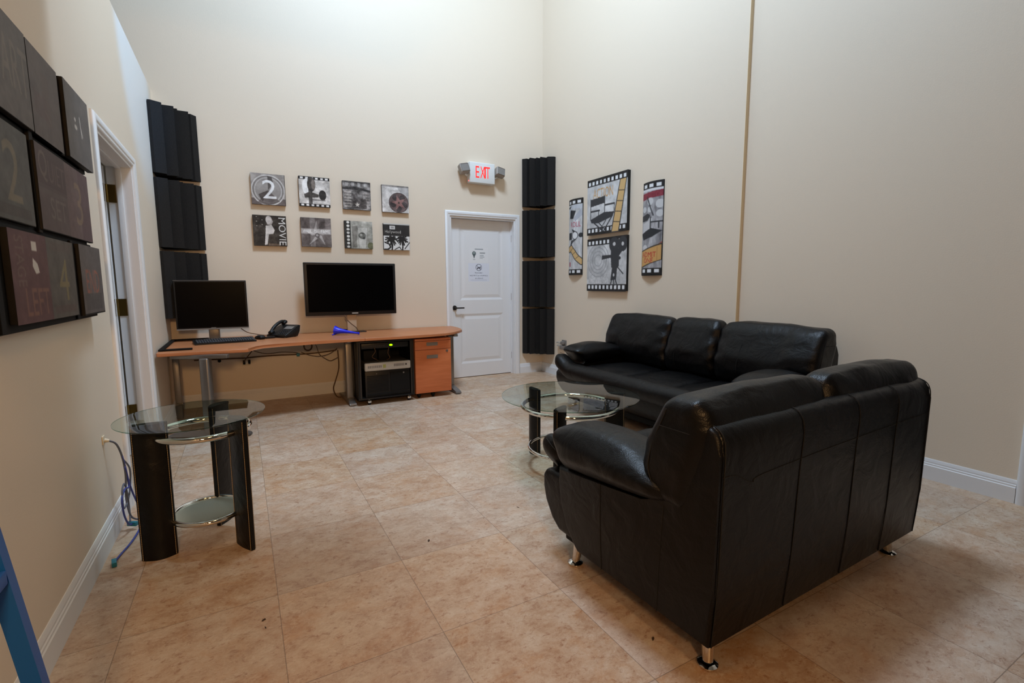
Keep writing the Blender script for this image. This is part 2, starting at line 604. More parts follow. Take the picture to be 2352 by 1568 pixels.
class Pic:
    """a picture painted in numpy, carried to a fine grid as a colour attribute"""

    def __init__(s, w, h, res, bg):
        s.w, s.h = w, h
        s.nx, s.ny = max(2, int(w / res)), max(2, int(h / res))
        s.a = np.zeros((s.ny, s.nx, 3))
        s.a[:] = bg
        s.X, s.Y = np.meshgrid((np.arange(s.nx) + .5) / s.nx, (np.arange(s.ny) + .5) / s.ny)

    def put(s, m, c, al=1.0):
        k = np.clip(m.astype(float) * al, 0, 1)[..., None]
        s.a = s.a * (1 - k) + np.asarray(c, float) * k
        return s

    def rect(s, x0, y0, x1, y1, c, al=1.0):
        return s.put((s.X >= x0) & (s.X <= x1) & (s.Y >= y0) & (s.Y <= y1), c, al)

    def poly(s, pts, c, al=1.0):
        m = np.zeros_like(s.X, bool)
        k = len(pts)
        for i in range(k):
            (x0, y0), (x1, y1) = pts[i], pts[(i + 1) % k]
            if y0 == y1:
                continue
            cr = ((y0 > s.Y) != (y1 > s.Y)) & (s.X < (x1 - x0) * (s.Y - y0) / (y1 - y0) + x0)
            m ^= cr
        return s.put(m, c, al)

    def circ(s, x, y, rx, c, ry=None, al=1.0, inner=0.0):
        ry = rx if ry is None else ry
        d = np.sqrt(((s.X - x) / rx) ** 2 + ((s.Y - y) / ry) ** 2)
        return s.put((d <= 1) & (d >= inner), c, al)

    def line(s, pts, w, c, al=1.0):
        m = np.zeros_like(s.X, bool)
        asp = s.h / s.w
        for (x0, y0), (x1, y1) in zip(pts, pts[1:]):
            dx, dy = x1 - x0, (y1 - y0) * asp
            t = np.clip(((s.X - x0) * dx + (s.Y - y0) * asp * dy) / max(dx * dx + dy * dy, 1e-9), 0, 1)
            m |= ((s.X - x0 - t * dx) ** 2 + ((s.Y - y0) * asp - t * dy) ** 2) <= (w / 2) ** 2
        return s.put(m, c, al)

    def text(s, st, x0, y0, x1, y1, c, al=1.0, rot=0, thin=1.0):
        V, T = text_of(st)
        P = np.empty_like(V)
        if rot == 0:
            P[:, 0], P[:, 1] = x0 + V[:, 0] * (x1 - x0), y1 - V[:, 1] * (y1 - y0)
        elif rot == 90:      # reads downwards
            P[:, 0], P[:, 1] = x0 + V[:, 1] * (x1 - x0), y0 + V[:, 0] * (y1 - y0)
        else:                # reads upwards
            P[:, 0], P[:, 1] = x1 - V[:, 1] * (x1 - x0), y1 - V[:, 0] * (y1 - y0)
        m = np.zeros_like(s.X, bool)
        for t in T:
            a, b, d = P[t[0]], P[t[1]], P[t[2]]
            den = (b[1] - d[1]) * (a[0] - d[0]) + (d[0] - b[0]) * (a[1] - d[1])
            if abs(den) < 1e-12:
                continue
            l0 = ((b[1] - d[1]) * (s.X - d[0]) + (d[0] - b[0]) * (s.Y - d[1])) / den
            l1 = ((d[1] - a[1]) * (s.X - d[0]) + (a[0] - d[0]) * (s.Y - d[1])) / den
            m |= (l0 >= 0) & (l1 >= 0) & (l0 + l1 <= 1)
        return s.put(m, c, al)

    def grunge(s, amp, cells=6, seed=0):
        rs = np.random.RandomState(seed)
        f = np.zeros_like(s.X)
        k = cells
        wgt = 1.0
        for _ in range(4):
            g = rs.rand(k + 2, k + 2)
            gx, gy = s.X * k, s.Y * k
            ix, iy = gx.astype(int), gy.astype(int)
            fx, fy = gx - ix, gy - iy
            f += wgt * ((g[iy, ix] * (1 - fx) + g[iy, ix + 1] * fx) * (1 - fy) + (g[iy + 1, ix] * (1 - fx) + g[iy + 1, ix + 1] * fx) * fy - .5)
            k *= 2
            wgt *= 0.7
        s.a = np.clip(s.a + (f * amp)[..., None], 2, 250)
        return s

    def blur(s, k=1):
        for _ in range(k):
            p = np.pad(s.a, ((1, 1), (1, 1), (0, 0)), 'edge')
            s.a = (p[1:-1, 1:-1] * 2 + p[:-2, 1:-1] + p[2:, 1:-1] + p[1:-1, :-2] + p[1:-1, 2:]) / 6
        return s

    def build(s, name, place, parent=None):
        """place(u, v) in metres from the top left corner -> point"""
        nx, ny = s.nx, s.ny
        co = np.array([place(x * s.w, y * s.h) for y in np.linspace(0, 1, ny) for x in np.linspace(0, 1, nx)], float)
        i = np.arange(ny * nx).reshape(ny, nx)
        F = np.stack([i[:-1, :-1], i[1:, :-1], i[1:, 1:], i[:-1, 1:]], -1).reshape(-1, 4)
        me = bpy.data.meshes.new(name)
        me.from_pydata(co.tolist(), [], F.tolist())
        at = me.color_attributes.new('Col', 'FLOAT_COLOR', 'POINT')
        c = np.ones((ny * nx, 4))
        c[:, :3] = lin(s.a.reshape(-1, 3))
        at.data.foreach_set('color', c.astype(np.float32).ravel())
        me.materials.append(M['print'])
        o = bpy.data.objects.new(name, me)
        return link(o, parent)


# ================================================================== SETTING
bm = bmesh.new()
box(bm, -4.2, WR2 + 0.2, -3.2, YB + 0.3, -0.1, 0.0)
structure(obj('floor', bm, 'floor'), 'travertine look tile floor')

# back wall with the door opening
DL, DR, DH = 2.307, 3.230, 2.06
bm = bmesh.new()
box(bm, -4.2, DL, YB, YB + 0.14, 0, HC)
box(bm, DR, WR2 + 0.2, YB, YB + 0.14, 0, HC)
box(bm, DL, DR, YB, YB + 0.14, DH, HC)
structure(obj('wall_back', bm, 'wall'))

# low left wall with its door opening
LY0, LY1, LH = 3.36, 4.36, 2.05
bm = bmesh.new()
box(bm, WL - 0.14, WL, -3.2, LY0, 0, LT)
box(bm, WL - 0.14, WL, LY1, YB, 0, LT)
box(bm, WL - 0.14, WL, LY0, LY1, LH, LT)
structure(obj('wall_left', bm, 'wall'))

# right wall: far part stands 35 mm proud of the near part
RY0, RH = 0.845, 1.98
bm = bmesh.new()
box(bm, WR, WR2 + 0.2, 2.695, YB, 0, HC)
box(bm, WR2, WR2 + 0.2, RY0, 2.695, 0, HC)
box(bm, WR2, WR2 + 0.2, RY0 - 0.9, RY0, RH, HC)
box(bm, WR2, WR2 + 0.2, -3.2, RY0 - 0.9, 0, HC)
structure(obj('wall_right', bm, 'wall'))
bm = bmesh.new()
box(bm, WR - 0.001, WR2, 2.692, 2.695, 0, HC)
structure(obj('trim_1', bm, 'ochre'), 'ochre edge strip of the right wall step')

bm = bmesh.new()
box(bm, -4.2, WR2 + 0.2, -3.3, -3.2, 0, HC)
structure(obj('wall_front', bm, 'low_bounce'))
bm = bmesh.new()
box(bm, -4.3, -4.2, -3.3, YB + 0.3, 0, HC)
structure(obj('wall_far_left', bm, 'low_bounce'))
bm = bmesh.new()
box(bm, -4.3, WR2 + 0.2, -3.3, YB + 0.3, HC, HC + 0.1)
structure(obj('ceiling', bm, 'ceil'))
# unseen low slab over the camera's end, added to shade left wall and floor
bm = bmesh.new()
box(bm, WL, 1.0, -3.2, 2.8, LT, HC)
structure(obj('ceiling_shade_block', bm, 'ceil'))
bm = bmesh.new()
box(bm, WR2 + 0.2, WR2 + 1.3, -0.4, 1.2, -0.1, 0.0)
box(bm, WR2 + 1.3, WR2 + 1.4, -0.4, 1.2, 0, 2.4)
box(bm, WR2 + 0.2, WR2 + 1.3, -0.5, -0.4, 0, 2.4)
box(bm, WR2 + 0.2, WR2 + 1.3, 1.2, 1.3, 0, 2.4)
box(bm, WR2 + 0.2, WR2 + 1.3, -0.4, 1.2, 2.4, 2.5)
structure(obj('wall_side_hall', bm, 'low_bounce'))

# baseboards: profile (out from wall, height)
BP = [(0, 0), (.015, 0), (.015, .088), (.0115, .092), (.0115, .101), (.0085, .105), (.0085, .113), (.005, .126), (.003, .131), (0, .131)]


def baseboard(name, wall, a, b):
    bm = bmesh.new()
    for (s, e) in zip(a, b):
        if wall == 'back':
            prism(bm, [(YB - o, z) for o, z in BP], 'x', s, e)
        elif wall == 'left':
            prism(bm, [(WL + o, z) for o, z in BP], 'y', s, e)
        elif wall == 'right':
            prism(bm, [(WR - o, z) for o, z in BP], 'y', s, e)
        else:
            prism(bm, [(WR2 - o, z) for o, z in BP], 'y', s, e)
    return structure(obj(name, bm, 'trim'))


baseboard('baseboard_back', 'back', [WL, DR + .065], [DL - .065, WR])
baseboard('baseboard_left', 'left', [-3.2, LY1 + .065], [LY0 - .065, YB])
baseboard('baseboard_right', 'right', [2.695], [YB])
baseboard('baseboard_right_near', 'near', [RY0 + .065], [2.695])


def casing_profile():
    return [(0, 0), (0, .010), (.006, .014), (.020, .014), (.026, .019), (.050, .021), (.060, .016), (.065, .008), (.065, 0)]


def casing(bm, wall, a, b, h, pos, sgn):
    """door casing round an opening a..b, height h, on plane pos, sticking out by sgn"""
    pr = casing_profile()
    rings = []
    for (u, z, du, dz) in ((a, 0, -1, 0), (a, h, -1, 1), (b, h, 1, 1), (b, 0, 1, 0)):
        ring = []
        for (w, t) in pr:
            uu, zz = u + du * w, z + dz * w
            ring.append(bm.verts.new((uu, pos + sgn * t, zz) if wall == 'y' else (pos + sgn * t, uu, zz)))
        rings.append(ring)
    k = len(pr)
    for A, B in zip(rings, rings[1:]):
        for i in range(k):
            bm.faces.new((A[i], A[(i + 1) % k], B[(i + 1) % k], B[i]))
    bm.faces.new(rings[0])
    bm.faces.new(rings[-1][::-1])


# ---- back door (door_1)
d1 = structure(bpy.data.objects.new('door_1', None), 'white two panel door on the back wall')
link(d1)
bm = bmesh.new()
casing(bm, 'y', DL, DR, DH, YB, -1)
obj('door_casing', bm, 'trim', d1, 'auto')
YD = YB + 0.085
bm = bmesh.new()
box(bm, DL, DL + .018, YB, YB + .14, 0, DH)
box(bm, DR - .018, DR, YB, YB + .14, 0, DH)
box(bm, DL + .018, DR - .018, YB, YB + .14, DH - .018, DH)
box(bm, DL + .018, DL + .030, YD - .013, YD - .001, 0, DH - .018)
box(bm, DR - .030, DR - .018, YD - .013, YD - .001, 0, DH - .018)
obj('door_jamb', bm, 'trim', d1)


def door_leaf(bm, x0, x1, y, z0, z1, panels):
    """slab facing -y at y with sunk mouldings and raised fields"""
    box(bm, x0, x1, y + .010, y + .042, z0, z1)
    xs = sorted({p[0] for p in panels} | {p[1] for p in panels})
    pz = sorted(panels, key=lambda p: p[2])
    a, b = pz[0][0], pz[0][1]
    box(bm, x0, a, y, y + .011, z0, z1, .001)
    box(bm, b, x1, y, y + .011, z0, z1, .001)
    zz = z0
    for p in pz:
        box(bm, a, b, y, y + .011, zz, p[2], .001)
        zz = p[3]
    box(bm, a, b, y, y + .011, zz, z1, .001)
    for (a, b, c, d) in pz:      # sloped moulding and raised field
        for (e0, e1, y0, y1) in ((0, .026, y, y + .007), (.026, .034, y + .007, y + .007), (.034, .070, y + .007, y + .0015)):
            O = [(a + e0, y0, c + e0), (b - e0, y0, c + e0), (b - e0, y0, d - e0), (a + e0, y0, d - e0)]
            I = [(a + e1, y1, c + e1), (b - e1, y1, c + e1), (b - e1, y1, d - e1), (a + e1, y1, d - e1)]
            vo, vi = [bm.verts.new(q) for q in O], [bm.verts.new(q) for q in I]
            for i in range(4):
                bm.faces.new((vo[i], vo[(i + 1) % 4], vi[(i + 1) % 4], vi[i]))
        bm.faces.new([bm.verts.new(q) for q in ((a + .07, y + .0015, c + .07), (b - .07, y + .0015, c + .07), (b - .07, y + .0015, d - .07), (a + .07, y + .0015, d - .07))])


bm = bmesh.new()
door_leaf(bm, DL + .020, DR - .020, YD, .008, DH - .021, [(2.465, 3.085, .185, .835), (2.465, 3.085, 1.015, 1.955)])
obj('door_leaf', bm, 'trim', d1)
bm = bmesh.new()
hx, hz = 2.385, .918
cyl(bm, (hx, YD - .001, hz), (hx, YD - .012, hz), .032, .029)
cyl(bm, (hx, YD - .012, hz), (hx, YD - .052, hz), .011)
box(bm, hx - .012, hx + .115, YD - .060, YD - .046, hz - .009, hz + .009, .005)
obj('door_handle', bm, 'darksteel', d1, 'auto')
bm = bmesh.new()
for z in (.25, 1.05, 1.82):
    cyl(bm, (DR - .019, YD - .008, z - .045), (DR - .019, YD - .008, z + .045), .006, n=10)
obj('hinge', bm, 'steel', d1)

# ---- left door (door_2), leaf swung open into the room beyond
d2 = structure(bpy.data.objects.new('door_2', None), 'white doorway in the left wall, door swung away')
link(d2)
bm = bmesh.new()
casing(bm, 'x', LY0, LY1, LH, WL, 1)
obj('door_casing', bm, 'trim', d2, 'auto')
bm = bmesh.new()
box(bm, WL - .14, WL, LY0, LY0 + .018, 0, LH)
box(bm, WL - .14, WL, LY1 - .018, LY1, 0, LH)
box(bm, WL - .14, WL, LY0 + .018, LY1 - .018, LH - .018, LH)
box(bm, WL - .088, WL - .056, LY1 - .030, LY1 - .018, 0, LH - .018, .002)
box(bm, WL - .088, WL - .056, LY0 + .018, LY0 + .030, 0, LH - .018, .002)
box(bm, WL - .088, WL - .056, LY0 + .030, LY1 - .030, LH - .030, LH - .018, .002)
obj('door_jamb', bm, 'trim', d2, 'auto')
bm = bmesh.new()
box(bm, WL - 1.06, WL - .149, LY1 - .062, LY1 - .022, .01, LH - .022, .002)
obj('door_leaf', bm, 'trim', d2)
for z in (.31, 1.07, 1.85):
    bm = bmesh.new()
    box(bm, WL - .138, WL - .094, LY1 - .0215, LY1 - .0175, z - .06, z + .06, .001)
    box(bm, WL - .176, WL - .150, LY1 - .0665, LY1 - .0625, z - .06, z + .06, .001)
    cyl(bm, (WL - .144, LY1 - .030, z - .06), (WL - .144, LY1 - .030, z + .06), .008, n=10)
    obj('hinge', bm, 'brass', d2)

# ---- doorway in the right wall (door_3), only the casing shows
d3 = structure(bpy.data.objects.new('door_3', None), 'white doorway casing at the right end of the right wall')
link(d3)
bm = bmesh.new()
casing(bm, 'x', RY0 - .9, RY0, RH, WR2, -1)
obj('door_casing', bm, 'trim', d3, 'auto')
bm = bmesh.new()
box(bm, WR2, WR2 + .2, RY0 - .018, RY0, 0, RH)
box(bm, WR2, WR2 + .2, RY0 - .9, RY0 - .882, 0, RH)
box(bm, WR2, WR2 + .2, RY0 - .882, RY0 - .018, RH - .018, RH)
obj('door_jamb', bm, 'trim', d3)


# ================================================================== SOFAS
def seam(parent, pts, r):
    bm = bmesh.new()
    tube(bm, pts, r, 6)
    return obj('seam', bm, 'thread', parent, True)


def sofa(name, label, loc, rz, L, widths, arm, zs=1.0):
    root = thing(name, label, 'sofa', loc, rz)
    # back frame: upholstered shell behind the cushions
    bm = bmesh.new()
    prof = [(.012, .10), (.0, .30), (-.004, .60), (-.006, .72), (.0, .765), (.016, .79), (.04, .802), (.068, .797), (.09, .77), (.105, .70), (.16, .50), (.20, .10)]
    prism(bm, prof, 'x', .012, L - .012, r=.012, seg=3)
    obj('back_frame', bm, 'leather', root, 'auto')
    # piped seams on the back
    for k in (.30, .56, .78):
        x = L * k
        seam(root, [(x - .03, .010, .105), (x - .02, -.001, .30), (x - .008, -.005, .60), (x, -.007, .715), (x, -.001, .766), (x, .016, .792), (x, .04, .803)], .0016)
    seam(root, [(.015, -.0055, .655), (.08, -.0055, .650), (.16, -.005, .612), (.22, -.005, .628), (L * .5, -.0055, .645), (L - .015, -.0055, .655)], .0013)
    for x in (.020, L - .020):
        seam(root, [(x, .012, .10), (x, -.0005, .30), (x, -.0045, .60), (x, -.0065, .72), (x, -.0005, .766), (x, .016, .790), (x, .045, .802)], .0020)
    # sides below the arm pads
    side = [(.014, .10), (.002, .30), (-.002, .60), (-.003, .72), (.004, .762), (.018, .785), (.04, .797), (.066, .79), (.088, .765), (.105, .70),
            (.155, .515), (.30, .475), (.47, .455), (.79, .435), (.792, .36), (.775, .27), (.735, .18), (.675, .115), (.655, .10)]
    for s in (0, 1):
        bm = bmesh.new()
        a, b = (0.0, arm - .03) if s == 0 else (L - arm + .03, L)
        prism(bm, side, 'x', a, b, r=.014, seg=3)
        sp = obj('side_panel', bm, 'leather2', root, 'auto')
        x = -.0005 if s == 0 else L + .0005
        for (y0, y1, z1) in ((.215, .20, .492), (.50, .515, .452)):
            seam(sp, [(x, y0, .104), (x, (y0 + y1) / 2 + .004, .28), (x, y1, z1)], .0014)
    # front panel, plinth, seat roll
    bm = bmesh.new()
    fp = [(.64, .125), (.80, .128), (.855, .165), (.905, .235), (.925, .30), (.925, .355), (.905, .38), (.85, .39), (.64, .39)]
    prism(bm, fp, 'x', .008, L - .008, r=.022, seg=3)
    obj('front_panel', bm, 'leather2', root, 'auto')
    boxobj('plinth', .05, L - .05, .06, .80, .082, .135, 'blackmatte', root, .006)

    def roll(v):
        t = abs(2 * v.x / (L - .004))
        up = max(0, t - 1 + 2 * arm / L) / (2 * arm / L)
        u2 = up * up * (3 - 2 * up)
        return (v.x + L / 2, v.y + .880 + .012 * u2, v.z * (1 - .06 * u2) + .382 + .105 * u2)
    bm = bmesh.new()
    pillow(bm, (L - .026, .17, .155), .075, 34, (0, .006, .006), roll, .005, 3.1, 8)
    obj('seat_front_roll', bm, 'leather2', root, True)
    # seat cushions
    ns = len(widths)
    sw = (L - 2 * arm) / ns
    for i in range(ns):
        cx = arm + sw * (i + .5)
        bm = bmesh.new()
        pillow(bm, (sw + .008, .76, .19), .055, 20, (.004, .01, .030), lambda v: (v.x + cx, v.y + .50, v.z + .332), .006, 10 + i * 3.7, 7)
        obj('seat_cushion', bm, 'leather', root, True)
    # padded arms
    for s in (0, 1):
        cx = arm / 2 - .008 if s == 0 else L - arm / 2 + .008

        def armw(v, cx=cx):
            t = (v.y + .345) / .69               # 0 back .. 1 front
            lo = .498 - .062 * t
            hi = .600 + .030 * math.sin(PI * min(1, t * 1.05)) - .03 * (1 - t)
            k = (v.z + .09) / .18
            z = lo + (hi - lo) * k
            tip = max(0, t - .80) / .20
            z = z * (1 - tip * tip * .5) + (.562) * tip * tip * .5
            return (v.x * (1 - .10 * tip * tip) + cx, v.y + .525 - .15 * tip * max(0, 1 - k) ** 1.1, z)
        bm = bmesh.new()
        pillow(bm, (arm + .055, .69, .18), .07, 24, (.008, .012, .040), armw, .007, 21 + 5 * s, 7)
        ar = obj('armrest', bm, 'leather', root, True)
        sg = -1 if s == 0 else 1
        xo = (-.0335 if s == 0 else L + .0335)
        seam(ar, [(xo + .004 * -sg, .26, .520), (xo - sg * .002, .40, .512), (xo - sg * .002, .60, .505), (xo - sg * .006, .76, .512), (xo - sg * .02, .86, .54)], .0014)
    # back cushions, leaning, overlapping the arms
    x = -.020
    TH, HH = .225, .455
    for i, w in enumerate(widths):
        ends = (i == 0, i == ns - 1)
        w = w + .020 * (ends[0] + ends[1])
        cx = x + w / 2
        x += w

        def bw(v, cx=cx, w=w, ends=ends):
            t = v.z / HH + .5                         # 0 bottom .. 1 top
            e = abs(v.x) / (w / 2)
            th = v.y
            outer = (v.x < 0 and ends[0]) or (v.x > 0 and ends[1])
            sq = th / TH + .5
            ce = 0.0
            if not outer:                             # drawn in between the cushions
                k = max(0, e - .70) / .30
                ce = k * k
            if not outer and e > .62:                 # folds from the inner edge
                k = (e - .62) / .38
                sq += (1 if v.y > 0 else .3) * .035 * k * math.sin(v.z * 60 - 7 * e + cx * 9)
            R = np.interp(t, (0, .4, .75, 1), (.118, .068, .034, .060))
            F = np.interp(t, (-.1, .0, .15, .3, .5, .75, 1, 1.1), (.17, .205, .272, .306, .298, .252, .195, .17))
            sq = .5 + (sq - .5) * (1 - .22 * ce * t)
            y = float(R + (F - R) * sq)
            dist = (w / 2 + v.x) if (ends[0] and v.x < 0) else ((w / 2 - v.x) if (ends[1] and v.x > 0) else 9.0)
            kb_ = min(1, max(0, (dist - arm * .75) / (arm * .5)))
            zb = .497 - .105 * kb_ * kb_ * (3 - 2 * kb_)
            z = zb + (.872 - zb) * t - .030 * ce * max(0, t - .4)
            z = .50 + (z - .50) * zs if z > .50 else z
            return (v.x + cx, y, z)
        bm = bmesh.new()
        pillow(bm, (w - .004, TH, HH), .058, 36, (.006, .016, .016), bw, .008, 40 + 7.3 * i, 6)
        bc = obj('back_cushion', bm, 'leather', root, True)
        for sx in (-1, 1):
            if (sx < 0 and ends[0]) or (sx > 0 and ends[1]):
                xo = sx * (w / 2 - .002)
                seam(bc, [bw(Vector((xo + sx * .004 * (1 - 4 * t * t), .062, t * HH))) for t in (-.40, -.25, -.1, .1, .25, .38)], .0020)
                seam(bc, [bw(Vector((xo + sx * .005, yy, .10))) for yy in (.062, .03, 0, -.03, -.06)], .0016)
        seam(bc, [bw(Vector((w * .20 - .02 * t, TH / 2 + .014 - .028 * (2 * t) ** 2, t * HH))) for t in (-.38, -.2, 0, .2, .38)], .0016)
    # chrome legs
    for (lx, ly, dx, dy) in ((.06, .05, -.012, -.012), (L - .12, .06, .012, -.012), (.05, .725, -.012, .012), (L - .06, .725, .012, .012)):
        bm = bmesh.new()
        cyl(bm, (lx, ly, .009), (lx + dx * -.9, ly + dy * -.9, .10), .0165, .023, 22)
        lathe(bm, [(0, 0), (.028, 0), (.0325, .003), (.0325, .007), (.026, .011), (.017, .016), (0, .016)], (lx, ly, 0), 28)
        obj('leg', bm, 'chrome', root, 'auto')
    return root


sofa('loveseat', 'black leather loveseat seen from behind, nearest sofa on the bare floor', (1.187, .905, 0), math.radians(1.6), 1.435, [.7175, .7175], .215)
sofa('three_seat_sofa', 'long black leather sofa with three back cushions against the right wall', (3.615, 1.84, 0), math.radians(90), 2.14, [.81, .53, .80], .24, 1.09)


# ================================================================== ROUND GLASS TABLES
def curved_leg(c, ang, R, w, z0, z1, parent, turn=math.radians(74)):
    """upright leather covered blade of lens section, set askew to the centre"""
    def at(u, v):
        a = ang + turn
        x, y = c[0] + R * math.cos(ang), c[1] + R * math.sin(ang)
        return (x + v * math.cos(a) - u * math.sin(a), y + v * math.sin(a) + u * math.cos(a))
    bm = bmesh.new()
    n = 14
    fr = [at(-w / 2 + w * i / n, .008 + .026 * math.cos(PI * (i / n - .5))) for i in range(n + 1)]
    bk = [at(w / 2 - w * i / n, -.008 - .006 * math.cos(PI * (i / n - .5))) for i in range(n + 1)]
    prism(bm, fr + bk, 'z', z0, z1, r=.003, seg=2)
    leg = obj('leg', bm, 'leather2', parent, 'auto')
    for sg in (-1, 1):
        u = sg * (w / 2 - .006)
        for v in (.0095 + .026 * math.cos(PI * ((u + w / 2) / w - .5)), -.0092 - .006 * math.cos(PI * ((u + w / 2) / w - .5))):
            x, y = at(u, v)
            z = z0 + .004
            bm = bmesh.new()
            while z < z1 - .01:
                cyl(bm, (x, y, z), (x, y, z + .0085), .0012, n=4)
                z += .0105
            obj('stitching', bm, 'stitch', leg)
    return leg


def glass_top(name, R, z, th, parent, c=(0, 0)):
    bm = bmesh.new()
    prof = [(0, z - th), (R - .004, z - th), (R, z - th + .003), (R, z - .004), (R - .034, z), (0, z)]
    lathe(bm, prof, (c[0], c[1], 0), 96)
    o = obj(name, bm, ['glass', 'glassedge'], parent, 'auto')
    for p in o.data.polygons:
        if abs(p.normal.z) < .5:
            p.material_index = 1
    return o


def glass_table(name, label, loc, R, H, legR, angles, legw, ringR, ringz, lowR, lowz, gc=(0, 0), mirror=True):
    root = thing(name, label, 'table', loc)
    glass_top('glass_top', R, H, .010, root, gc)
    for a in angles:
        curved_leg((0, 0), a, legR, legw, 0, H - .0105, root)
    bm = bmesh.new()
    torus(bm, (0, 0, ringz), ringR, .0145, 72, 14)
    obj('upper_ring', bm, 'chrome', root, True)
    bm = bmesh.new()
    torus(bm, (0, 0, lowz), lowR, .0115, 72, 14)
    lr = obj('lower_ring', bm, 'chrome', root, True)
    if mirror:
        bm = bmesh.new()
        lathe(bm, [(0, lowz - .003), (lowR - .006, lowz - .003), (lowR - .006, lowz + .003), (0, lowz + .003)], n=64)
        obj('mirror_shelf', bm, 'mirror', lr)
    return root


D = math.radians
glass_table('side_table', 'round glass side table with a mirrored lower shelf beside the left wall', (-.195, 2.656, 0), .298, .632, .205, (D(196), D(314), D(73)), .135, .190, .552, .152, .152, (-.033, -.002))
glass_table('coffee_table', 'round glass coffee table with chrome rings between the two leather sofas', (1.878, 2.604, 0), .454, .49, .325, (D(104), D(224), D(344)), .135, .315, .412, .27, .13, (0, 0), False)


# ================================================================== DESK
ZT = .70
desk = thing('desk', 'long cherry laminate desk with metal legs along the back wall', 'desk', (0, 0, 0))


def top_piece(name, pts):
    bm = bmesh.new()
    prism(bm, pts, 'z', ZT - .028, ZT, r=.004, seg=2)
    bm.normal_update()
    for f in bm.faces:
        f.material_index = 0 if f.normal.z > .5 else 1
    return obj(name, bm, ['wood', 'woodedge'], desk, 'auto')


YW = YB - .018
SPL = 1.035
top_piece('desktop', [(WL + .012, YW), (WL + .012, 4.60), (-.595, 4.585), (-.30, 4.57), (.0, 4.535), (.024, 4.545), (.045, 4.62), (.085, 4.70), (.14, 4.755), (.22, 4.785), (.40, 4.805), (.62, 4.83), (.80, 4.845), (SPL - .001, 4.845), (SPL - .001, YW)])
top_piece('desktop_extension', [(SPL + .001, YW), (SPL + .001, 4.845), (1.40, 4.835), (1.70, 4.86), (1.90, 4.905), (2.02, 4.975), (2.12, 5.075), (2.205, 5.18), (2.25, 5.32), (2.285, 5.55), (2.29, YW)])


def t_leg(x0, y0, x1, y1, col, bar=1.0, wid=.07):
    """T leg: foot from (x0,y0) to (x1,y1), column at fraction col"""
    bm = bmesh.new()
    d = Vector((x1 - x0, y1 - y0, 0))
    a = math.atan2(d.y, d.x)
    Lg = d.length
    mx = Matrix.Translation((x0, y0, 0)) @ Matrix.Rotation(a, 4, 'Z')
    box(bm, Lg * col - .035, Lg * col + .035, -wid / 2, wid / 2, .03, ZT - .055, .012, 3, mx=mx)
    leg = obj('leg', bm, 'steel', desk, 'auto')
    bm = bmesh.new()
    prof = [(0, .006), (.006, .022), (.05, .034), (Lg * col - .05, .062), (Lg * col + .05, .062), (Lg - .05, .036), (Lg - .008, .026), (Lg, .006)]
    vs = prism(bm, prof, 'y', -.032, .032)
    bmesh.ops.bevel(bm, geom=bm.edges[:], offset=.004, segments=2, affect='EDGES')
    bmesh.ops.transform(bm, matrix=mx, verts=bm.verts)
    obj('foot', bm, 'steel', leg, 'auto')
    for q in (.03, Lg - .03):
        bm = bmesh.new()
        p = mx @ Vector((q, 0, 0))
        cyl(bm, (p.x, p.y, 0), (p.x, p.y, .012), .024, n=16)
        obj('glide', bm, 'blackmatte', leg)
    bm = bmesh.new()
    box(bm, .06, (Lg - .06) * bar, -.022, .022, ZT - .058, ZT - .0285, .003, mx=mx)
    obj('support_bar', bm, 'steel', leg, 'auto')
    return leg


t_leg(.925, 5.62, .925, 4.985, .74)
t_leg(2.065, 5.62, 2.065, 4.96, .62)
t_leg(-.572, 4.69, .005, 4.43, .5, .86)
bm = bmesh.new()
box(bm, -.585, -.535, 5.30, 5.37, 0, ZT - .0285, .006)
obj('leg', bm, 'steel', desk, 'auto')
bm = bmesh.new()
box(bm, 1.0, 2.0, 5.56, 5.60, ZT - .075, ZT - .0285, .003)
box(bm, -.5, .88, 5.56, 5.60, ZT - .075, ZT - .0285, .003)
obj('rear_rail', bm, 'darksteel', desk, 'auto')

# black edge strip on the left end of the desk
bm = bmesh.new()
box(bm, WL + .014, WL + .046, 4.70, 5.56, ZT, ZT + .016, .003)
box(bm, WL + .046, -.30, 5.525, 5.56, ZT, ZT + .016, .003)
box(bm, WL + .046, -.375, 4.70, 4.735, ZT, ZT + .016, .003)
tag(obj('edge_strip', bm, 'blackmatte', None, 'auto'), 'black U-shaped edge strip lying on the left end of the desk', 'strip')

# ---- monitor on the left
mon = thing('computer_monitor', 'dark flat computer monitor on a short stand at the left end of the desk', 'monitor', (-.245, 5.40, ZT), math.radians(-1.5))
bm = bmesh.new()
box(bm, -.292, .292, -.018, .022, .112, .565, .006, 3)
box(bm, -.20, .20, .02, .05, .18, .50, .012, 3)
obj('housing', bm, 'black', mon, 'auto')
bm = bmesh.new()
box(bm, -.278, .278, -.0192, -.0178, .130, .553)
obj('screen', bm, 'screen', mon)
bm = bmesh.new()
box(bm, -.292, .292, -.0198, -.0172, .108, .1195, .001)
obj('trim_strip', bm, 'greyplastic', mon)
bm = bmesh.new()
box(bm, -.292, .292, -.0190, .012, .5645, .5675, .001)
obj('trim_strip', bm, 'greyplastic', mon)
bm = bmesh.new()
box(bm, -.020, .020, -.0206, -.0196, .1215, .1275, .0004)
obj('badge', bm, 'greyplastic', mon)
bm = bmesh.new()
box(bm, -.045, .045, .012, .045, .01, .16, .01, 3)
obj('stand_neck', bm, 'steel', mon, 'auto')
bm = bmesh.new()
cyl(bm, (0, .020, 0), (0, .020, .012), .115, .105, 40)
obj('stand_base', bm, 'darksteel', mon, 'auto')
bm = bmesh.new()
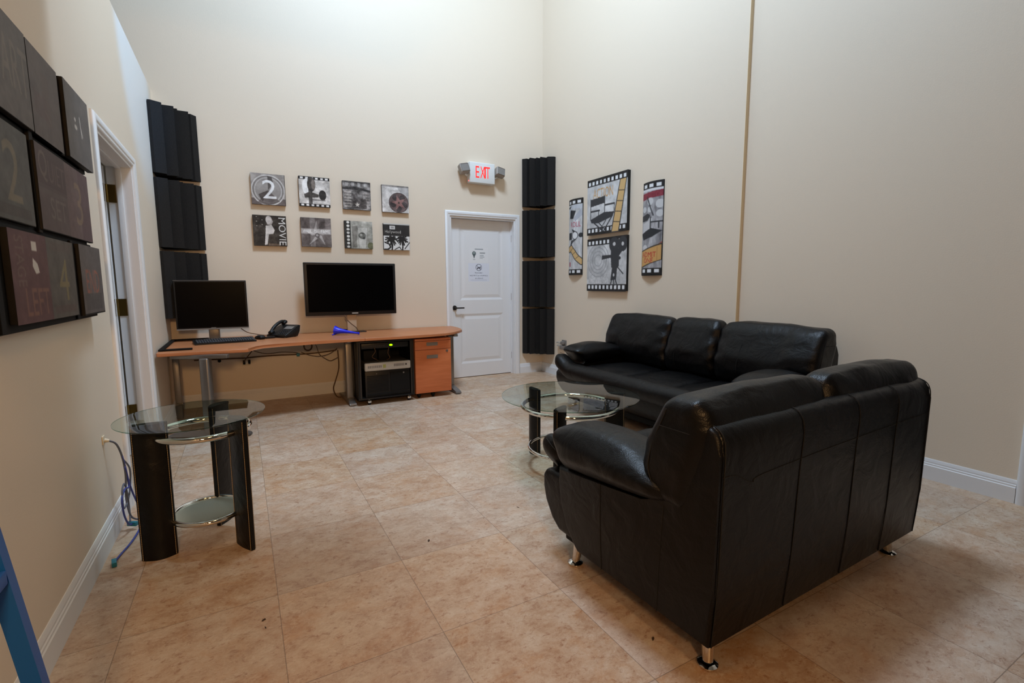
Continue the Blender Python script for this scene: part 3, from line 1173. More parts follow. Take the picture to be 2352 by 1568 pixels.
tube(bm, [(-.02, 5.44, ZT + .10), (.03, 5.46, ZT + .06), (.10, 5.50, ZT + .035), (.20, 5.55, ZT + .012), (.27, 5.62, ZT + .008), (.29, 5.735, ZT + .006)], .004)
tag(obj('monitor_cable', bm, 'cablebrown', None, True), 'thin dark cable running behind the keyboard to the back wall', 'cable')

# ---- keyboard and mouse
kb = thing('keyboard', 'black computer keyboard in front of the left monitor', 'keyboard', (-.155, 5.165, ZT), math.radians(9))
bm = bmesh.new()
prism(bm, [(-.095, 0), (-.095, .012), (.080, .034), (.092, .028), (.092, 0)], 'x', -.245, .245, r=.004)
obj('base', bm, 'black', kb, 'auto')
bm = bmesh.new()
for r in range(6):
    y = -.068 + r * .0245 + (.008 if r == 5 else 0)
    z = .012 + (y + .085) * .018 / .16
    x = -.225
    while x < .215:
        w = .0175
        if r == 0 and -.13 < x < -.03:
            w = .115
        if not (.062 < x < .072 or .142 < x < .152):
            box(bm, x, x + w, y - .009, y + .009, z, z + .0065, .0015, 1)
        x += w + .0025
ks = obj('keys', bm, 'keys', kb)
bm = bmesh.new()


def mousew(v):
    t = v.y / .11 + .5
    return (v.x * (1 - .2 * (t - .5) ** 2), v.y, (v.z + .018) * (1.0 - .45 * (t - .35) ** 2 * 2))


pillow(bm, (.062, .11, .036), .017, 14, (0, 0, .006), mousew)
ms = thing('computer_mouse', 'black computer mouse between the keyboard and the desk telephone', 'mouse', (.135, 5.30, ZT), math.radians(30))
obj('shell', bm, 'black', ms, True)
bm = bmesh.new()
cyl(bm, (-.003, .026, .036), (.003, .026, .036), .007, n=14)
obj('scroll_wheel', bm, 'greyplastic', ms, 'auto')
bm = bmesh.new()
box(bm, -.045, .045, -.02, .02, 0, .02, .006)
o = tag(obj('adapter', bm, 'black', None, 'auto'), 'small black adapter lying beside the desk telephone', 'adapter')
o.location = (.222, 5.33, ZT)
o.rotation_euler = (0, 0, D(14))

# ---- telephone
ph = thing('telephone', 'black desk telephone with its handset on the left side', 'telephone', (.360, 5.43, ZT), D(-48))
bm = bmesh.new()
prism(bm, [(-.115, .006), (-.115, .028), (.045, .105), (.075, .118), (.10, .112), (.085, .05), (.06, .006)], 'x', -.115, .120, r=.008, seg=3)
obj('body', bm, 'black', ph, 'auto')


def phs(x, y, lift=0.0):
    z = .028 + (y + .115) * (.105 - .028) / .16
    return Vector((x, y - .0006, z + .0012 + lift))


bm = bmesh.new()
sl = math.atan2(.077, .16)
mxp = Matrix.Translation(phs(.055, .012)) @ Matrix.Rotation(sl, 4, 'X')
box(bm, -.050, .050, -.026, .026, 0, .003, .001, mx=mxp)
obj('display', bm, 'greyplastic', ph)
bm = bmesh.new()
for r in range(4):
    for c in range(3):
        mxk = Matrix.Translation(phs(.025 + c * .026, -.095 + r * .020)) @ Matrix.Rotation(sl, 4, 'X')
        box(bm, -.009, .009, -.006, .006, 0, .005, .0015, 1, mx=mxk)
for r in range(5):
    mxk = Matrix.Translation(phs(.104, -.095 + r * .020)) @ Matrix.Rotation(sl, 4, 'X')
    box(bm, -.007, .007, -.005, .005, 0, .004, .001, 1, mx=mxk)
obj('keypad', bm, 'keys', ph)
bm = bmesh.new()
A = [phs(-.075, -.10, .014), phs(-.075, -.085, .022), phs(-.075, -.05, .040), phs(-.075, 0.0, .047), phs(-.075, .05, .040), phs(-.075, .085, .022), phs(-.075, .098, .016)]
tube(bm, A, .0165, 14)
for (y, l) in ((-.088, .010), (.086, .012)):
    q = phs(-.075, y, l)
    bm2 = bmesh.new()
    pillow(bm2, (.050, .056, .030), .014, 10, (0, 0, .004), lambda v, q=q: Matrix.Translation(q) @ Matrix.Rotation(sl, 4, 'X') @ v)
    me = bpy.data.meshes.new('tmp')
    bm2.to_mesh(me)
    bm2.free()
    bm.from_mesh(me)
    bpy.data.meshes.remove(me)
obj('handset', bm, 'black', ph, True)
bm = bmesh.new()
pts = []
for i in range(90):
    t = i / 89
    c = Vector((-.08 - .035 * math.sin(PI * t), -.115 + .10 * t, .020 - .006 * math.sin(PI * t)))
    a = t * 2 * PI * 15
    pts.append(c + Vector((math.cos(a) * .007, 0, math.sin(a) * .007)))
tube(bm, pts, .0016, 6, sub=1)
obj('coiled_cord', bm, 'blackmatte', ph, True)
for x in (-.085, .09):
    for y in (.05, -.09):
        bm = bmesh.new()
        cyl(bm, (x, y, 0), (x, y, .010), .012, n=14)
        obj('rubber_foot', bm, 'greyplastic', ph)

# ---- blue horn, gadget, television
hn = thing('plastic_horn', 'bright blue plastic horn lying on the desk below the television', 'horn', (.835, 5.335, ZT), 0)
bm = bmesh.new()
axis = Vector((.222, -.125, -.034))
n = axis.normalized()
q = n.orthogonal().normalized()
w = n.cross(q)
prof = [(0.0, .048), (.05, .042), (.12, .034), (.24, .027), (.40, .0205), (.60, .015), (.80, .0105), (.93, .0085), (.94, .011), (1.0, .011), (1.0, .004)]
inner = [(1.0, .004), (.5, .010), (.2, .022), (.08, .034), (.0, .045)]
rings = []
base = Vector((0, 0, .0485))
for (t, r) in prof + inner:
    rings.append([bm.verts.new(base + axis * t + (q * math.cos(2 * PI * i / 24) + w * math.sin(2 * PI * i / 24)) * r) for i in range(24)])
for A, B in zip(rings, rings[1:]):
    for i in range(24):
        bm.faces.new((A[i], A[(i + 1) % 24], B[(i + 1) % 24], B[i]))
for i in range(24):
    bm.faces.new((rings[-1][i], rings[-1][(i + 1) % 24], rings[0][(i + 1) % 24], rings[0][i]))
obj('horn_bell', bm, 'bluehorn', hn, 'auto')
bm = bmesh.new()
tube(bm, [(.01, .0, .012), (-.010, -.022, .010), (-.035, -.045, .006)], .006, 8)
obj('lanyard_loop', bm, 'bluehorn', hn, True)
bm = bmesh.new()
lathe(bm, [(0, 0), (.046, 0), (.052, .006), (.048, .020), (.03, .030), (0, .033)], n=32)
o = tag(obj('speaker_puck', bm, 'black', None, True), 'small round black gadget on the desk behind the blue horn', 'gadget')
o.location = (.978, 5.615, ZT)

tv = thing('television', 'large black flat television standing on the desk in front of the back wall', 'television', (1.065, 5.55, ZT))
bm = bmesh.new()
box(bm, -.482, .482, -.02, .028, .193, .755, .006, 3)
box(bm, -.33, .33, .026, .060, .26, .66, .014, 3)
obj('housing', bm, 'black', tv, 'auto')
bm = bmesh.new()
box(bm, -.452, .455, -.0212, -.0196, .232, .732)
obj('screen', bm, 'screen', tv)
bm = bmesh.new()
box(bm, -.012, .054, -.0216, -.0204, .205, .217, .0005)
obj('badge', bm, 'silver', tv)
bm = bmesh.new()
box(bm, -.060, .040, .012, .040, .008, .22, .006, 3)
obj('stand_neck', bm, 'taupe', tv, 'auto')
bm = bmesh.new()
box(bm, -.02, .13, -.06, .09, 0, .010, .004, 2)
obj('stand_base', bm, 'darksteel', tv, 'auto')
bm = bmesh.new()
tube(bm, [(.965, 5.50, ZT + .195), (.985, 5.49, ZT + .15), (1.03, 5.48, ZT + .10), (1.075, 5.475, ZT + .06), (1.095, 5.475, ZT + .03), (1.11, 5.47, ZT + .016), (1.12, 5.50, ZT + .0145)], .0045)
tag(obj('television_cable', bm, 'cablebrown', None, True), 'brown cable hanging under the television to its stand base', 'cable')


# ================================================================== RACK, UNITS, CABINET
RX0, RX1, RY0_, RY1_ = .972, 1.552, 4.945, 5.45
rk = thing('equipment_rack', 'black open fronted equipment rack on casters under the desk', 'rack', (0, 0, 0))
bm = bmesh.new()
box(bm, RX0, RX0 + .018, RY0_, RY1_, .075, .640, .002)
obj('side_panel', bm, 'black', rk, 'auto')
bm = bmesh.new()
box(bm, RX1 - .018, RX1, RY0_, RY1_, .075, .640, .002)
obj('side_panel', bm, 'black', rk, 'auto')
boxobj('top_panel', RX0, RX1, RY0_, RY1_, .640, .655, 'black', rk, .002)
boxobj('bottom_panel', RX0, RX1, RY0_, RY1_, .060, .075, 'black', rk, .002)
boxobj('back_panel', RX0 + .018, RX1 - .018, RY1_ - .012, RY1_, .075, .640, 'blackmatte', rk)
for x in (RX0 + .018, RX1 - .036):
    bm = bmesh.new()
    box(bm, x, x + .018, RY0_ + .010, RY0_ + .014, .075, .640)
    for k in range(14):
        box(bm, x + .006, x + .012, RY0_ + .0085, RY0_ + .0105, .10 + k * .038, .107 + k * .038)
    obj('mounting_rail', bm, 'darksteel', rk)


def caster(c, parent, m='chrome', s=1.0):
    bm = bmesh.new()
    x, y, h = c
    cyl(bm, (x - .011 * s, y, .022 * s), (x + .011 * s, y, .022 * s), .0215 * s, n=24)
    cs = obj('caster', bm, 'blackmatte', parent, 'auto')
    bm = bmesh.new()
    box(bm, x - .019 * s, x + .019 * s, y - .024 * s, y + .020 * s, .020 * s, .050 * s, .009 * s, 3)
    cyl(bm, (x, y + .004, .045 * s), (x, y + .004, h), .008)
    obj('caster_hood', bm, m, cs, 'auto')
    return cs


for (x, y) in ((RX0 + .11, RY0_ + .035), (RX1 - .055, RY0_ + .035), (RX0 + .11, RY1_ - .05), (RX1 - .055, RY1_ - .05)):
    caster((x, y, .061), rk)
un = thing('network_switch', 'dark network unit with a green light at the top of the rack', 'network unit', (0, 0, 0))
boxobj('case', RX0 + .049, RX1 - .049, RY0_ + .030, RY1_ - .08, .575, .630, 'black', un, .003)
bm = bmesh.new()
cyl(bm, (1.320, RY0_ + .030, .603), (1.320, RY0_ + .022, .603), .011, n=16)
bmesh.ops.scale(bm, vec=(1.5, 1, .8), space=Matrix.Translation((-1.320, 0, -.603)), verts=bm.verts)
obj('indicator_light', bm, 'greenled', un)
bm = bmesh.new()
for k in range(10):
    box(bm, 1.05 + k * .021, 1.066 + k * .021, RY0_ + .0285, RY0_ + .0305, .592, .606)
obj('ports', bm, 'darksteel', un)
for (bx, x0, x1, lab) in ((0, 1.06, 1.20, 'dark reddish box inside the rack under the network unit, left one'), (1, 1.215, 1.335, 'dark reddish box inside the rack under the network unit, right one')):
    o = tag(boxobj('power_brick', x0, x1, RY0_ + .12, RY0_ + .28, .4345, .545, 'blackmatte', None, .006), lab, 'power brick', 'boxes on the silver unit')
bm = bmesh.new()
tube(bm, [(1.15, 4.968, .585), (1.16, 4.985, .54), (1.13, 4.99, .49), (1.17, 5.0, .46), (1.20, 5.02, .438)], .003)
tube(bm, [(1.30, 4.968, .585), (1.29, 4.985, .52), (1.31, 4.99, .47), (1.28, 5.01, .44)], .003)
tag(obj('patch_cables', bm, 'cablebrown', None, True), 'thin dark cables hanging inside the rack below the network unit', 'cables')
su = thing('media_server', 'silver slim media unit on a shelf in the middle of the rack', 'media unit', (0, 0, 0))
bm = bmesh.new()
box(bm, 1.040, 1.512, RY0_ - .012, RY0_ + .022, .350, .434, .012, 3)
obj('front_plate', bm, 'silver', su, 'auto')
boxobj('case', 1.055, 1.504, RY0_ + .022, RY1_ - .05, .352, .432, 'steel', su, .002)
bm = bmesh.new()
for k in range(8):
    box(bm, 1.070 + k * .018, 1.083 + k * .018, RY0_ - .0130, RY0_ - .0118, .382, .406)
for k in range(7):
    box(bm, 1.335 + k * .016, 1.347 + k * .016, RY0_ - .0130, RY0_ - .0118, .384, .410)
obj('vents', bm, 'greyplastic', su)
bm = bmesh.new()
cyl(bm, (1.462, RY0_ - .012, .398), (1.462, RY0_ - .015, .398), .009, n=16)
obj('button', bm, 'darksteel', su)
bm = bmesh.new()
box(bm, 1.222, 1.252, RY0_ - .0130, RY0_ - .0118, .376, .412)
obj('badge', bm, 'badgegreen', su)
sv = thing('computer_tower', 'black computer case with mesh front at the bottom of the rack', 'computer', (0, 0, 0))
boxobj('case', 1.045, 1.508, RY0_ + .016, RY1_ - .04, .0755, .3445, 'black', sv, .004)
bm = bmesh.new()
for k in range(11):
    box(bm, 1.062, 1.282, RY0_ + .012, RY0_ + .0165, .13 + k * .016, .138 + k * .016)
box(bm, 1.30, 1.50, RY0_ + .010, RY0_ + .0165, .125, .325, .003)
box(bm, 1.062, 1.50, RY0_ + .010, RY0_ + .0165, .088, .112, .003)
obj('front_grille', bm, 'blackmatte', sv)
bm = bmesh.new()
cyl(bm, (1.44, RY0_ + .010, .308), (1.44, RY0_ + .007, .308), .008, n=14)
cyl(bm, (1.16, RY0_ + .012, .318), (1.16, RY0_ + .009, .318), .005, n=14)
obj('button', bm, 'greyplastic', sv)

pd = thing('drawer_cabinet', 'cherry laminate drawer cabinet on wheels at the right end of the desk', 'cabinet', (0, 0, 0))
PX0, PX1, PY0, PY1 = 1.572, 1.978, 4.965, 5.50
boxobj('body', PX0, PX1, PY0 + .019, PY1, .055, .643, 'woodfront', pd, .002)
boxobj('top_rail', PX0, PX1, PY0, PY0 + .018, .622, .643, 'woodfront', pd, .001)


def drawer(z0, z1, hz):
    dr = boxobj('drawer', PX0, PX1, PY0, PY0 + .018, z0, z1, 'woodfront', pd, .0015)
    bm = bmesh.new()
    box(bm, 1.700, 1.826, PY0 - .004, PY0 + .002, hz - .019, hz + .019, .0025)
    box(bm, 1.712, 1.814, PY0 - .0052, PY0 - .0035, hz - .008, hz + .008, .0006)
    obj('handle', bm, 'greyplastic', dr, 'auto')
    return dr


drawer(.527, .618, .585)
dd = drawer(.057, .523, .448)
bm = bmesh.new()
cyl(bm, (1.932, PY0 + .002, .502), (1.932, PY0 - .004, .502), .013, n=20)
obj('lock', bm, 'steel', dd, 'auto')
for (x, y) in ((PX0 + .05, PY0 + .06), (PX1 - .20, PY0 + .05), (PX1 - .05, PY1 - .06), (PX0 + .05, PY1 - .06)):
    caster((x, y, .056), pd, 'blackmatte')


# ================================================================== CABLES AND OUTLETS UNDER THE DESK
def outlet(name, label, c, facing, cat='outlet'):
    t = thing(name, label, cat, c)
    bm = bmesh.new()
    if facing == 'y':
        box(bm, -.036, .036, -.006, 0, -.058, .058, .003)
    else:
        box(bm, -.006, 0, -.036, .036, -.058, .058, .003)
    obj('cover_plate', bm, 'cream', t, 'auto')
    bm = bmesh.new()
    for z in (-.024, .024):
        if facing == 'y':
            cyl(bm, (0, -.005, z), (0, -.009, z), .017, n=20)
        else:
            cyl(bm, (-.005, 0, z), (-.009, 0, z), .017, n=20)
    obj('socket', bm, 'white', t, 'auto')
    return t


outlet('wall_outlet', 'cream wall outlet with two dark plugs under the desk', (.005, YB, .445), 'y')
for (dx, dz) in ((-.022, -.020), (.030, -.018)):
    pl = boxobj('power_plug', -.011, .011, -.035, 0, -.020, .020, 'blackmatte', None, .005)
    pl.location = (.005 + dx * .9, YB - .0091, .445 + dz)
    tag(pl, 'dark power plug in the outlet under the desk, ' + ('left one' if dx < 0 else 'right one'), 'plug', 'plugs under the desk')
bm = bmesh.new()
cyl(bm, (-.235, YB, .455), (-.235, YB - .025, .455), .016, .012, 16)
cyl(bm, (-.235, YB - .025, .455), (-.235, YB - .035, .455), .006, n=10)
tag(obj('wall_stub', bm, 'blackmatte', None, 'auto'), 'small dark wall fitting left of the outlet under the desk', 'fitting')
yc = YB - .012
bm = bmesh.new()
tube(bm, [(-.45, yc, .478), (-.1, yc, .470), (.0, yc, .468), (.25, yc, .474), (.55, yc, .468), (.70, yc, .472), (.88, yc, .486), (.90, yc, .50)], .006)
tag(obj('wall_cable', bm, 'cablebrown', None, True), 'long brown cable pinned level along the wall under the desk', 'cable')
bm = bmesh.new()
yd = 5.66
tube(bm, [(.17, yd, .668), (.10, yd, .60), (.05, yd, .53), (.01, yd + .03, .475), (-.02, YB - .048, .43)], .005)
tag(obj('desk_cable', bm, 'cablebrown', None, True), 'dark cord dropping from the desk to the outlet', 'cord')
bm = bmesh.new()
tube(bm, [(-.02, yd - .03, .668), (.03, yd - .03, .60), (.09, yd - .02, .545), (.20, yd - .01, .51), (.34, yd, .515), (.47, yd, .50), (.50, yd, .49)], .004)
torus(bm, (0, 0, 0), .040, .0075, 32, 8)
for v in bm.verts[-256:]:
    x, y, z = v.co
    v.co = Vector((x + .60, yd + z * 1.2, y * 1.15 + .56))
tag(obj('coiled_cable', bm, 'cablebrown', None, True), 'brown cable with a coiled loop hanging under the desk', 'cable')
o = tag(boxobj('cable_plug', -.016, .016, -.012, .012, -.016, .016, 'teal', None, .005), 'small dark teal plug beside the coiled cable under the desk', 'plug')
o.location = (.497, yd - .010, .478)
bm = bmesh.new()
tube(bm, [(.62, yd, .668), (.66, yd, .62), (.69, yd, .54), (.71, yd, .47), (.76, yd, .42), (.82, yd, .385), (.86, yd - .02, .40), (.90, yd - .03, .42)], .0035)
tag(obj('thin_cable', bm, 'cablebrown', None, True), 'thin brown cable sagging lowest under the desk', 'cable')
bm = bmesh.new()
tube(bm, [(.53, yd + .02, .50), (.60, yd + .02, .465), (.70, yd + .02, .44), (.80, yd + .01, .455), (.88, yd, .50), (.90, yd, .52)], .0035)
tag(obj('slack_cable', bm, 'cablebrown', None, True), 'thin brown cable bowed towards the middle desk leg', 'cable')
bm = bmesh.new()
tube(bm, [(.90, 5.62, .50), (.905, 5.64, .30), (.86, 5.62, .16), (.83, 5.58, .08), (.85, 5.50, .010), (.90, 5.45, .0065), (.95, 5.47, .0065)], .006)
tag(obj('floor_cable', bm, 'cablebrown', None, True), 'dark cable falling to the floor behind the middle desk leg', 'cable')

# outlet with a plugged adapter by the far corner
t = thing('adapter_outlet', 'grey outlet with a plugged adapter between the corner foam and the long sofa', 'outlet', (WR, 5.20, .425))
bm = bmesh.new()
box(bm, -.008, 0, -.05, .05, -.065, .065, .003)
obj('cover_plate', bm, 'greyplastic', t, 'auto')
bm = bmesh.new()
box(bm, -.055, -.008, -.03, .035, -.055, -.005, .006)
box(bm, -.045, -.008, -.03, .03, .008, .048, .006)
obj('adapter', bm, 'greyplastic', t, 'auto')
bm = bmesh.new()
box(bm, -.05, -.02, .035, .115, .018, .036, .004)
box(bm, -.05, -.02, .035, .105, -.020, -.002, .004)
obj('prongs', bm, 'silver', t, 'auto')


# ================================================================== CORNER FOAM
def foam_mesh(corner, sx, leg):
    """corner block, height .61: legs on both walls, grooved slanting face"""
    bm = bmesh.new()
    cx, cy = corner
    a = Vector((cx - sx * leg, cy))
    b = Vector((cx, cy - leg))
    d = b - a
    nrm = Vector((-sx, -1)).normalized()
    prof = [(0, .0), (.015, .030), (.16, .040), (.20, .004), (.27, .074), (.40, .012), (.46, .050), (.53, .008), (.58, .076), (.72, .010), (.79, .058), (.97, .034), (1, 0)]
    pts = [a + d * t + nrm * (o - .012) for t, o in prof]
    pts = [(p.x, p.y) for p in pts] + [(cx - sx * .003, cy - .003)]
    pts[0] = (a.x, cy - .003)
    pts[-2] = (cx - sx * .003, b.y)
    prism(bm, pts, 'z', 0, .61)
    return bm


where = ['lowest', 'second from the floor', 'third from the floor', 'topmost']
for i, z in enumerate((.275, .915, 1.575, 2.235)):
    if i == 0:
        f0 = obj('acoustic_foam', foam_mesh((WR, YB), 1, .318), 'foam')
    else:
        f0 = f0.copy()
        COL.objects.link(f0)
    f0.location = (0, 0, z)
    tag(f0, 'charcoal foam block in the corner right of the door, %s of four' % where[i], 'acoustic foam', 'corner foam right of the door')
for i, z in enumerate((.92, 1.565, 2.215)):
    if i == 0:
        f0 = obj('acoustic_foam', foam_mesh((WL, YB), -1, .335), 'foam')
    else:
        f0 = f0.copy()
        COL.objects.link(f0)
    f0.location = (0, 0, z)
    tag(f0, 'charcoal foam block in the corner behind the monitor, %s of three' % ('lowest', 'middle', 'topmost')[i], 'acoustic foam', 'corner foam behind the monitor')


# ================================================================== PICTURES ON THE BACK WALL
K, W_, G = (22, 20, 20), (232, 230, 228), (128, 122, 118)


def canvas_print(label, x0, z1, w, pic, edge='canvas'):
    h = pic.h
    t = thing('canvas_picture', label, 'picture', (x0, YB, z1), 0, 'small square prints above the desk')
    dep = .034
    bm = bmesh.new()
    box(bm, 0, w, -dep + .0006, 0, -h, 0, .0015)
    obj('stretcher', bm, edge, t)
    pic.build('print', lambda u, v: (u, -dep, -v), t)
    return t


def P(w=.31, h=.308, bg=(150, 146, 142), res=.0024):
    return Pic(w, h, res, bg)


def perfs(p, y0, y1, n, c, x0=.02, x1=.98, fill=.55):
    st = (x1 - x0) / n
    for i in range(n):
        p.rect(x0 + i * st + st * (1 - fill) / 2, y0, x0 + (i + 1) * st - st * (1 - fill) / 2, y1, c)


p = P(bg=(168, 162, 158)).grunge(46, 3, 1)
p.rect(0, .80, 1, 1, (74, 62, 60), .75).circ(.5, .53, .50, (150, 146, 143)).circ(.5, .53, .50, (212, 210, 208), inner=.93, al=.9).circ(.5, .53, .45, (108, 102, 100), inner=.965)
p.circ(.5, .53, .41, (200, 198, 196), inner=.93, al=.8)
p.poly([(.5, .53), (.16, .95), (.5, 1.0), (.84, .88)], (86, 76, 74), .7).poly([(.5, .53), (.5, .08), (.62, .10), (.66, .3)], (60, 56, 54), .8)
p.poly([(.5, .53), (.2, .68), (.32, .92)], (62, 54, 52), .8)
p.text('2', .33, .20, .74, .80, (238, 240, 242)).grunge(26, 5, 2).blur(1)
canvas_print('square print of a countdown number 2 in a circle, upper row far left', .153, 2.350, .315, p)

p = P(bg=(214, 210, 206)).grunge(70, 4, 3)
p.rect(0, 0, 1, .10, K).rect(0, .91, 1, 1, K)
perfs(p, .02, .085, 6, W_)
perfs(p, .925, .985, 6, W_)
p.circ(.24, .34, .13, (240, 240, 240), ry=.26).circ(.40, .26, .13, (58, 52, 48), ry=.24).circ(.46, .26, .06, (110, 100, 92), ry=.16)
p.rect(.30, .42, .42, .92, (40, 36, 34), .8).poly([(.16, .60), (.34, .50), (.62, .58), (.62, .68), (.18, .72)], (58, 52, 48), .9)
p.circ(.75, .60, .12, (28, 25, 24), ry=.17).rect(.34, .74, .84, .80, (80, 76, 74), .6)
p.grunge(40, 7, 4).blur(1)
canvas_print('square print of an old movie projector with film holes, upper row second from left', .600, 2.362, .31, p)

p = P(.302, .305, (116, 112, 110)).grunge(90, 5, 5)
p.rect(0, 0, 1, .08, (66, 62, 60)).poly([(0, .22), (.5, .20), (.98, .28), (1, .36), (.6, .30), (0, .30)], (40, 37, 36))
for i in range(6):
    p.rect(.05, .36 + i * .10, .30, .42 + i * .10, (206, 198, 190), .55)
    p.rect(.72, .38 + i * .10, .96, .43 + i * .10, (188, 178, 172), .45)
p.rect(.36, .60, .84, .95, (64, 58, 56), .75)
for i in range(4):
    p.rect(.10 + .22 * i, .05, .20 + .22 * i, .18, (190, 188, 186), .55)
st = [(.5 + (.10 if k % 2 == 0 else .04) * math.sin(k * PI / 5), .82 - (.10 if k % 2 == 0 else .04) * math.cos(k * PI / 5)) for k in range(10)]
p.poly(st, (206, 200, 190), .9).grunge(60, 9, 6).blur(1)
canvas_print('square dark print of a clapper board with stripes, upper row third from left', 1.043, 2.356, .302, p)

p = P(.31, .303, (206, 203, 200)).grunge(60, 5, 7)
p.poly([(.55, 0), (1, 0), (1, .5), (.7, .3)], (150, 148, 148), .6).rect(0, 0, 1, .06, (90, 84, 80), .6)
p.circ(.62, .63, .37, (104, 86, 84)).circ(.62, .63, .37, (66, 56, 54), inner=.93)
for k in range(5):
    a = k * 2 * PI / 5 + .35
    p.circ(.62 + .22 * math.cos(a), .63 + .22 * math.sin(a), .115, (58, 50, 50))
st = [(.62 + (.30 if k % 2 == 0 else .11) * math.sin(k * PI / 5 - .25), .63 - (.30 if k % 2 == 0 else .11) * math.cos(k * PI / 5 - .25)) for k in range(10)]
p.poly(st, (150, 110, 106), .9).circ(.62, .63, .035, (70, 60, 58)).grunge(34, 8, 8).blur(1)
canvas_print('square print of a reddish film reel, upper row far right', 1.473, 2.352, .312, p)

p = P(.312, .308, (42, 36, 30)).grunge(30, 6, 9)
for i in range(7):
    p.rect(.03, .12 + i * .12, .26, .125 + i * .12, (92, 86, 78), .6)
    p.circ(.12 + .16 * ((i * 5) % 3), .06 + .05 * i, .018, (200, 196, 188), al=.7)
p.circ(.47, .15, .085, (214, 210, 206), ry=.13).poly([(.40, .05), (.54, .04), (.60, .2), (.54, .34), (.42, .30)], (196, 190, 186), .8)
p.poly([(.38, .34), (.56, .32), (.64, .48), (.58, .62), (.46, .62), (.40, .96), (.32, .98), (.36, .60)], (222, 218, 214), .95)
p.poly([(.46, .62), (.60, .60), (.70, .96), (.40, .98)], (74, 66, 58), .9).rect(.44, .92, .78, 1, (150, 128, 110), .6)
p.text('MOVIE', .76, .06, .97, .97, (226, 226, 224), rot=90).grunge(40, 8, 10).blur(1)
canvas_print('square print with pale standing figure and upright MOVIE lettering, lower row far left', .147, 1.934, .312, p)

p = P(.302, .306, (104, 96, 94)).grunge(40, 3, 11)
p.rect(.30, 0, .46, 1, (176, 172, 170), .4).rect(.62, 0, .80, .34, (66, 60, 58), .5)
st = [(.52 + (.46 if k % 2 == 0 else .17) * math.sin(k * PI / 5), .56 - (.46 if k % 2 == 0 else .17) * math.cos(k * PI / 5)) for k in range(10)]
for k in range(10):
    p.poly([(.52, .56), st[k], st[(k + 1) % 10]], (188, 184, 182) if k % 2 else (128, 122, 120), .9)
p.rect(0, .38, 1, .56, (206, 204, 202), .62).text('WALK', .06, .41, .34, .53, (246, 246, 246)).text('OF', .42, .42, .58, .52, (246, 246, 246)).text('FAME', .66, .41, .96, .53, (246, 246, 246))
p.circ(.53, .60, .08, (90, 84, 84), al=.8).circ(.53, .60, .04, (180, 176, 174)).grunge(36, 7, 12).blur(1)
canvas_print('square print of a pavement star with a pale band across, lower row second from left', .600, 1.936, .304, p)

p = P(.306, .302, (168, 168, 160)).grunge(44, 4, 13)
p.rect(0, 0, .22, 1, (38, 38, 36))
for i in range(8):
    p.circ(.13, .06 + i * .125, .055, (216, 216, 212), ry=.045)
p.poly([(.27, .20), (.46, .16), (.42, .95), (.27, .98)], (108, 106, 100), .7).poly([(.46, .22), (.82, .22), (.74, .97), (.50, .97)], (190, 190, 184))
p.line([(.46, .22), (.50, .97)], .012, (120, 118, 112)).line([(.82, .22), (.74, .97)], .012, (120, 118, 112)).line([(.46, .22), (.82, .22)], .012, (120, 118, 112))
p.circ(.62, .52, .13, (84, 86, 80), ry=.12, al=.8).circ(.58, .50, .05, (180, 180, 174)).rect(.56, .42, .70, .45, (70, 70, 66), .8).circ(.68, .60, .05, (60, 60, 58), al=.8)
p.circ(.92, .88, .12, (86, 88, 56), al=.8).grunge(40, 7, 14).blur(1)
canvas_print('square grey print of a paper cup beside a film strip, lower row third from left', 1.045, 1.926, .306, p)

p = P(.306, .300, (36, 34, 33)).grunge(12, 5, 15)
p.rect(0, 0, 1, .05, (196, 196, 192)).rect(.24, .09, .44, .22, (214, 214, 212)).rect(.28, .12, .40, .19, (150, 150, 148))
p.text('Hollywood', .06, .26, .66, .40, (208, 206, 200)).rect(0, .46, 1, 1, (218, 218, 216)).rect(0, .455, 1, .475, (60, 58, 56))
for (cx, cy, sc, sd) in ((.30, .60, .22, 1), (.70, .58, .20, 2)):
    rs = random.Random(sd)
    p.circ(cx, cy, sc * .55, K, ry=sc * .5)
    for k in range(14):
        a = k * 2 * PI / 14 + rs.random() * .3
        r = sc * (.8 + .35 * rs.random())
        p.line([(cx, cy), (cx + r * .6 * math.cos(a), cy + r * .5 * math.sin(a)), (cx + r * math.cos(a), cy + r * math.sin(a) * .9 + .05)], .045, K)
    p.line([(cx, cy), (cx + .03, cy + .22), (cx + .01, 1.0)], .05, K)
p.line([(.05, .72), (.2, .78), (.26, .9), (.16, .98), (.02, .99)], .05, K).line([(.80, .95), (.93, .78), (.99, .7)], .03, K).line([(.42, .98), (.60, .88), (.66, .98)], .03, K)
p.blur(1)
canvas_print('square black and white print of palm trees lettered Hollywood, lower row far right', 1.476, 1.922, .308, p, 'canvasblack')


# ================================================================== EXIT SIGN
ex = thing('exit_sign', 'white emergency sign with red EXIT letters and two lamp heads above the door', 'exit sign', (2.718, YB, 2.590))
bm = bmesh.new()
box(bm, -.172, .172, -.095, 0, -.124, .124, .008, 3)
obj('housing', bm, 'white', ex, 'auto')
V, T = text_of('EXIT')
bm = bmesh.new()
lay = {'E': (-.088, .048), 'X': (-.026, .066), 'I': (.030, .020), 'T': (.048, .060)}
for ch, (x0, w) in lay.items():
    V, T = text_of(ch)
    vs = [bm.verts.new((x0 - .006 + v[0] * w, -.0962, -.062 + v[1] * .140)) for v in V]
    for t in T:
        try:
            bm.faces.new([vs[i] for i in t])
        except ValueError:
            pass
r = bmesh.ops.extrude_face_region(bm, geom=bm.faces[:])
bmesh.ops.translate(bm, vec=(0, .0012, 0), verts=[v for v in r['geom'] if isinstance(v, bmesh.types.BMVert)])
o = obj('letters', bm, 'exitred', ex)
o['label'] = 'glowing red letters'
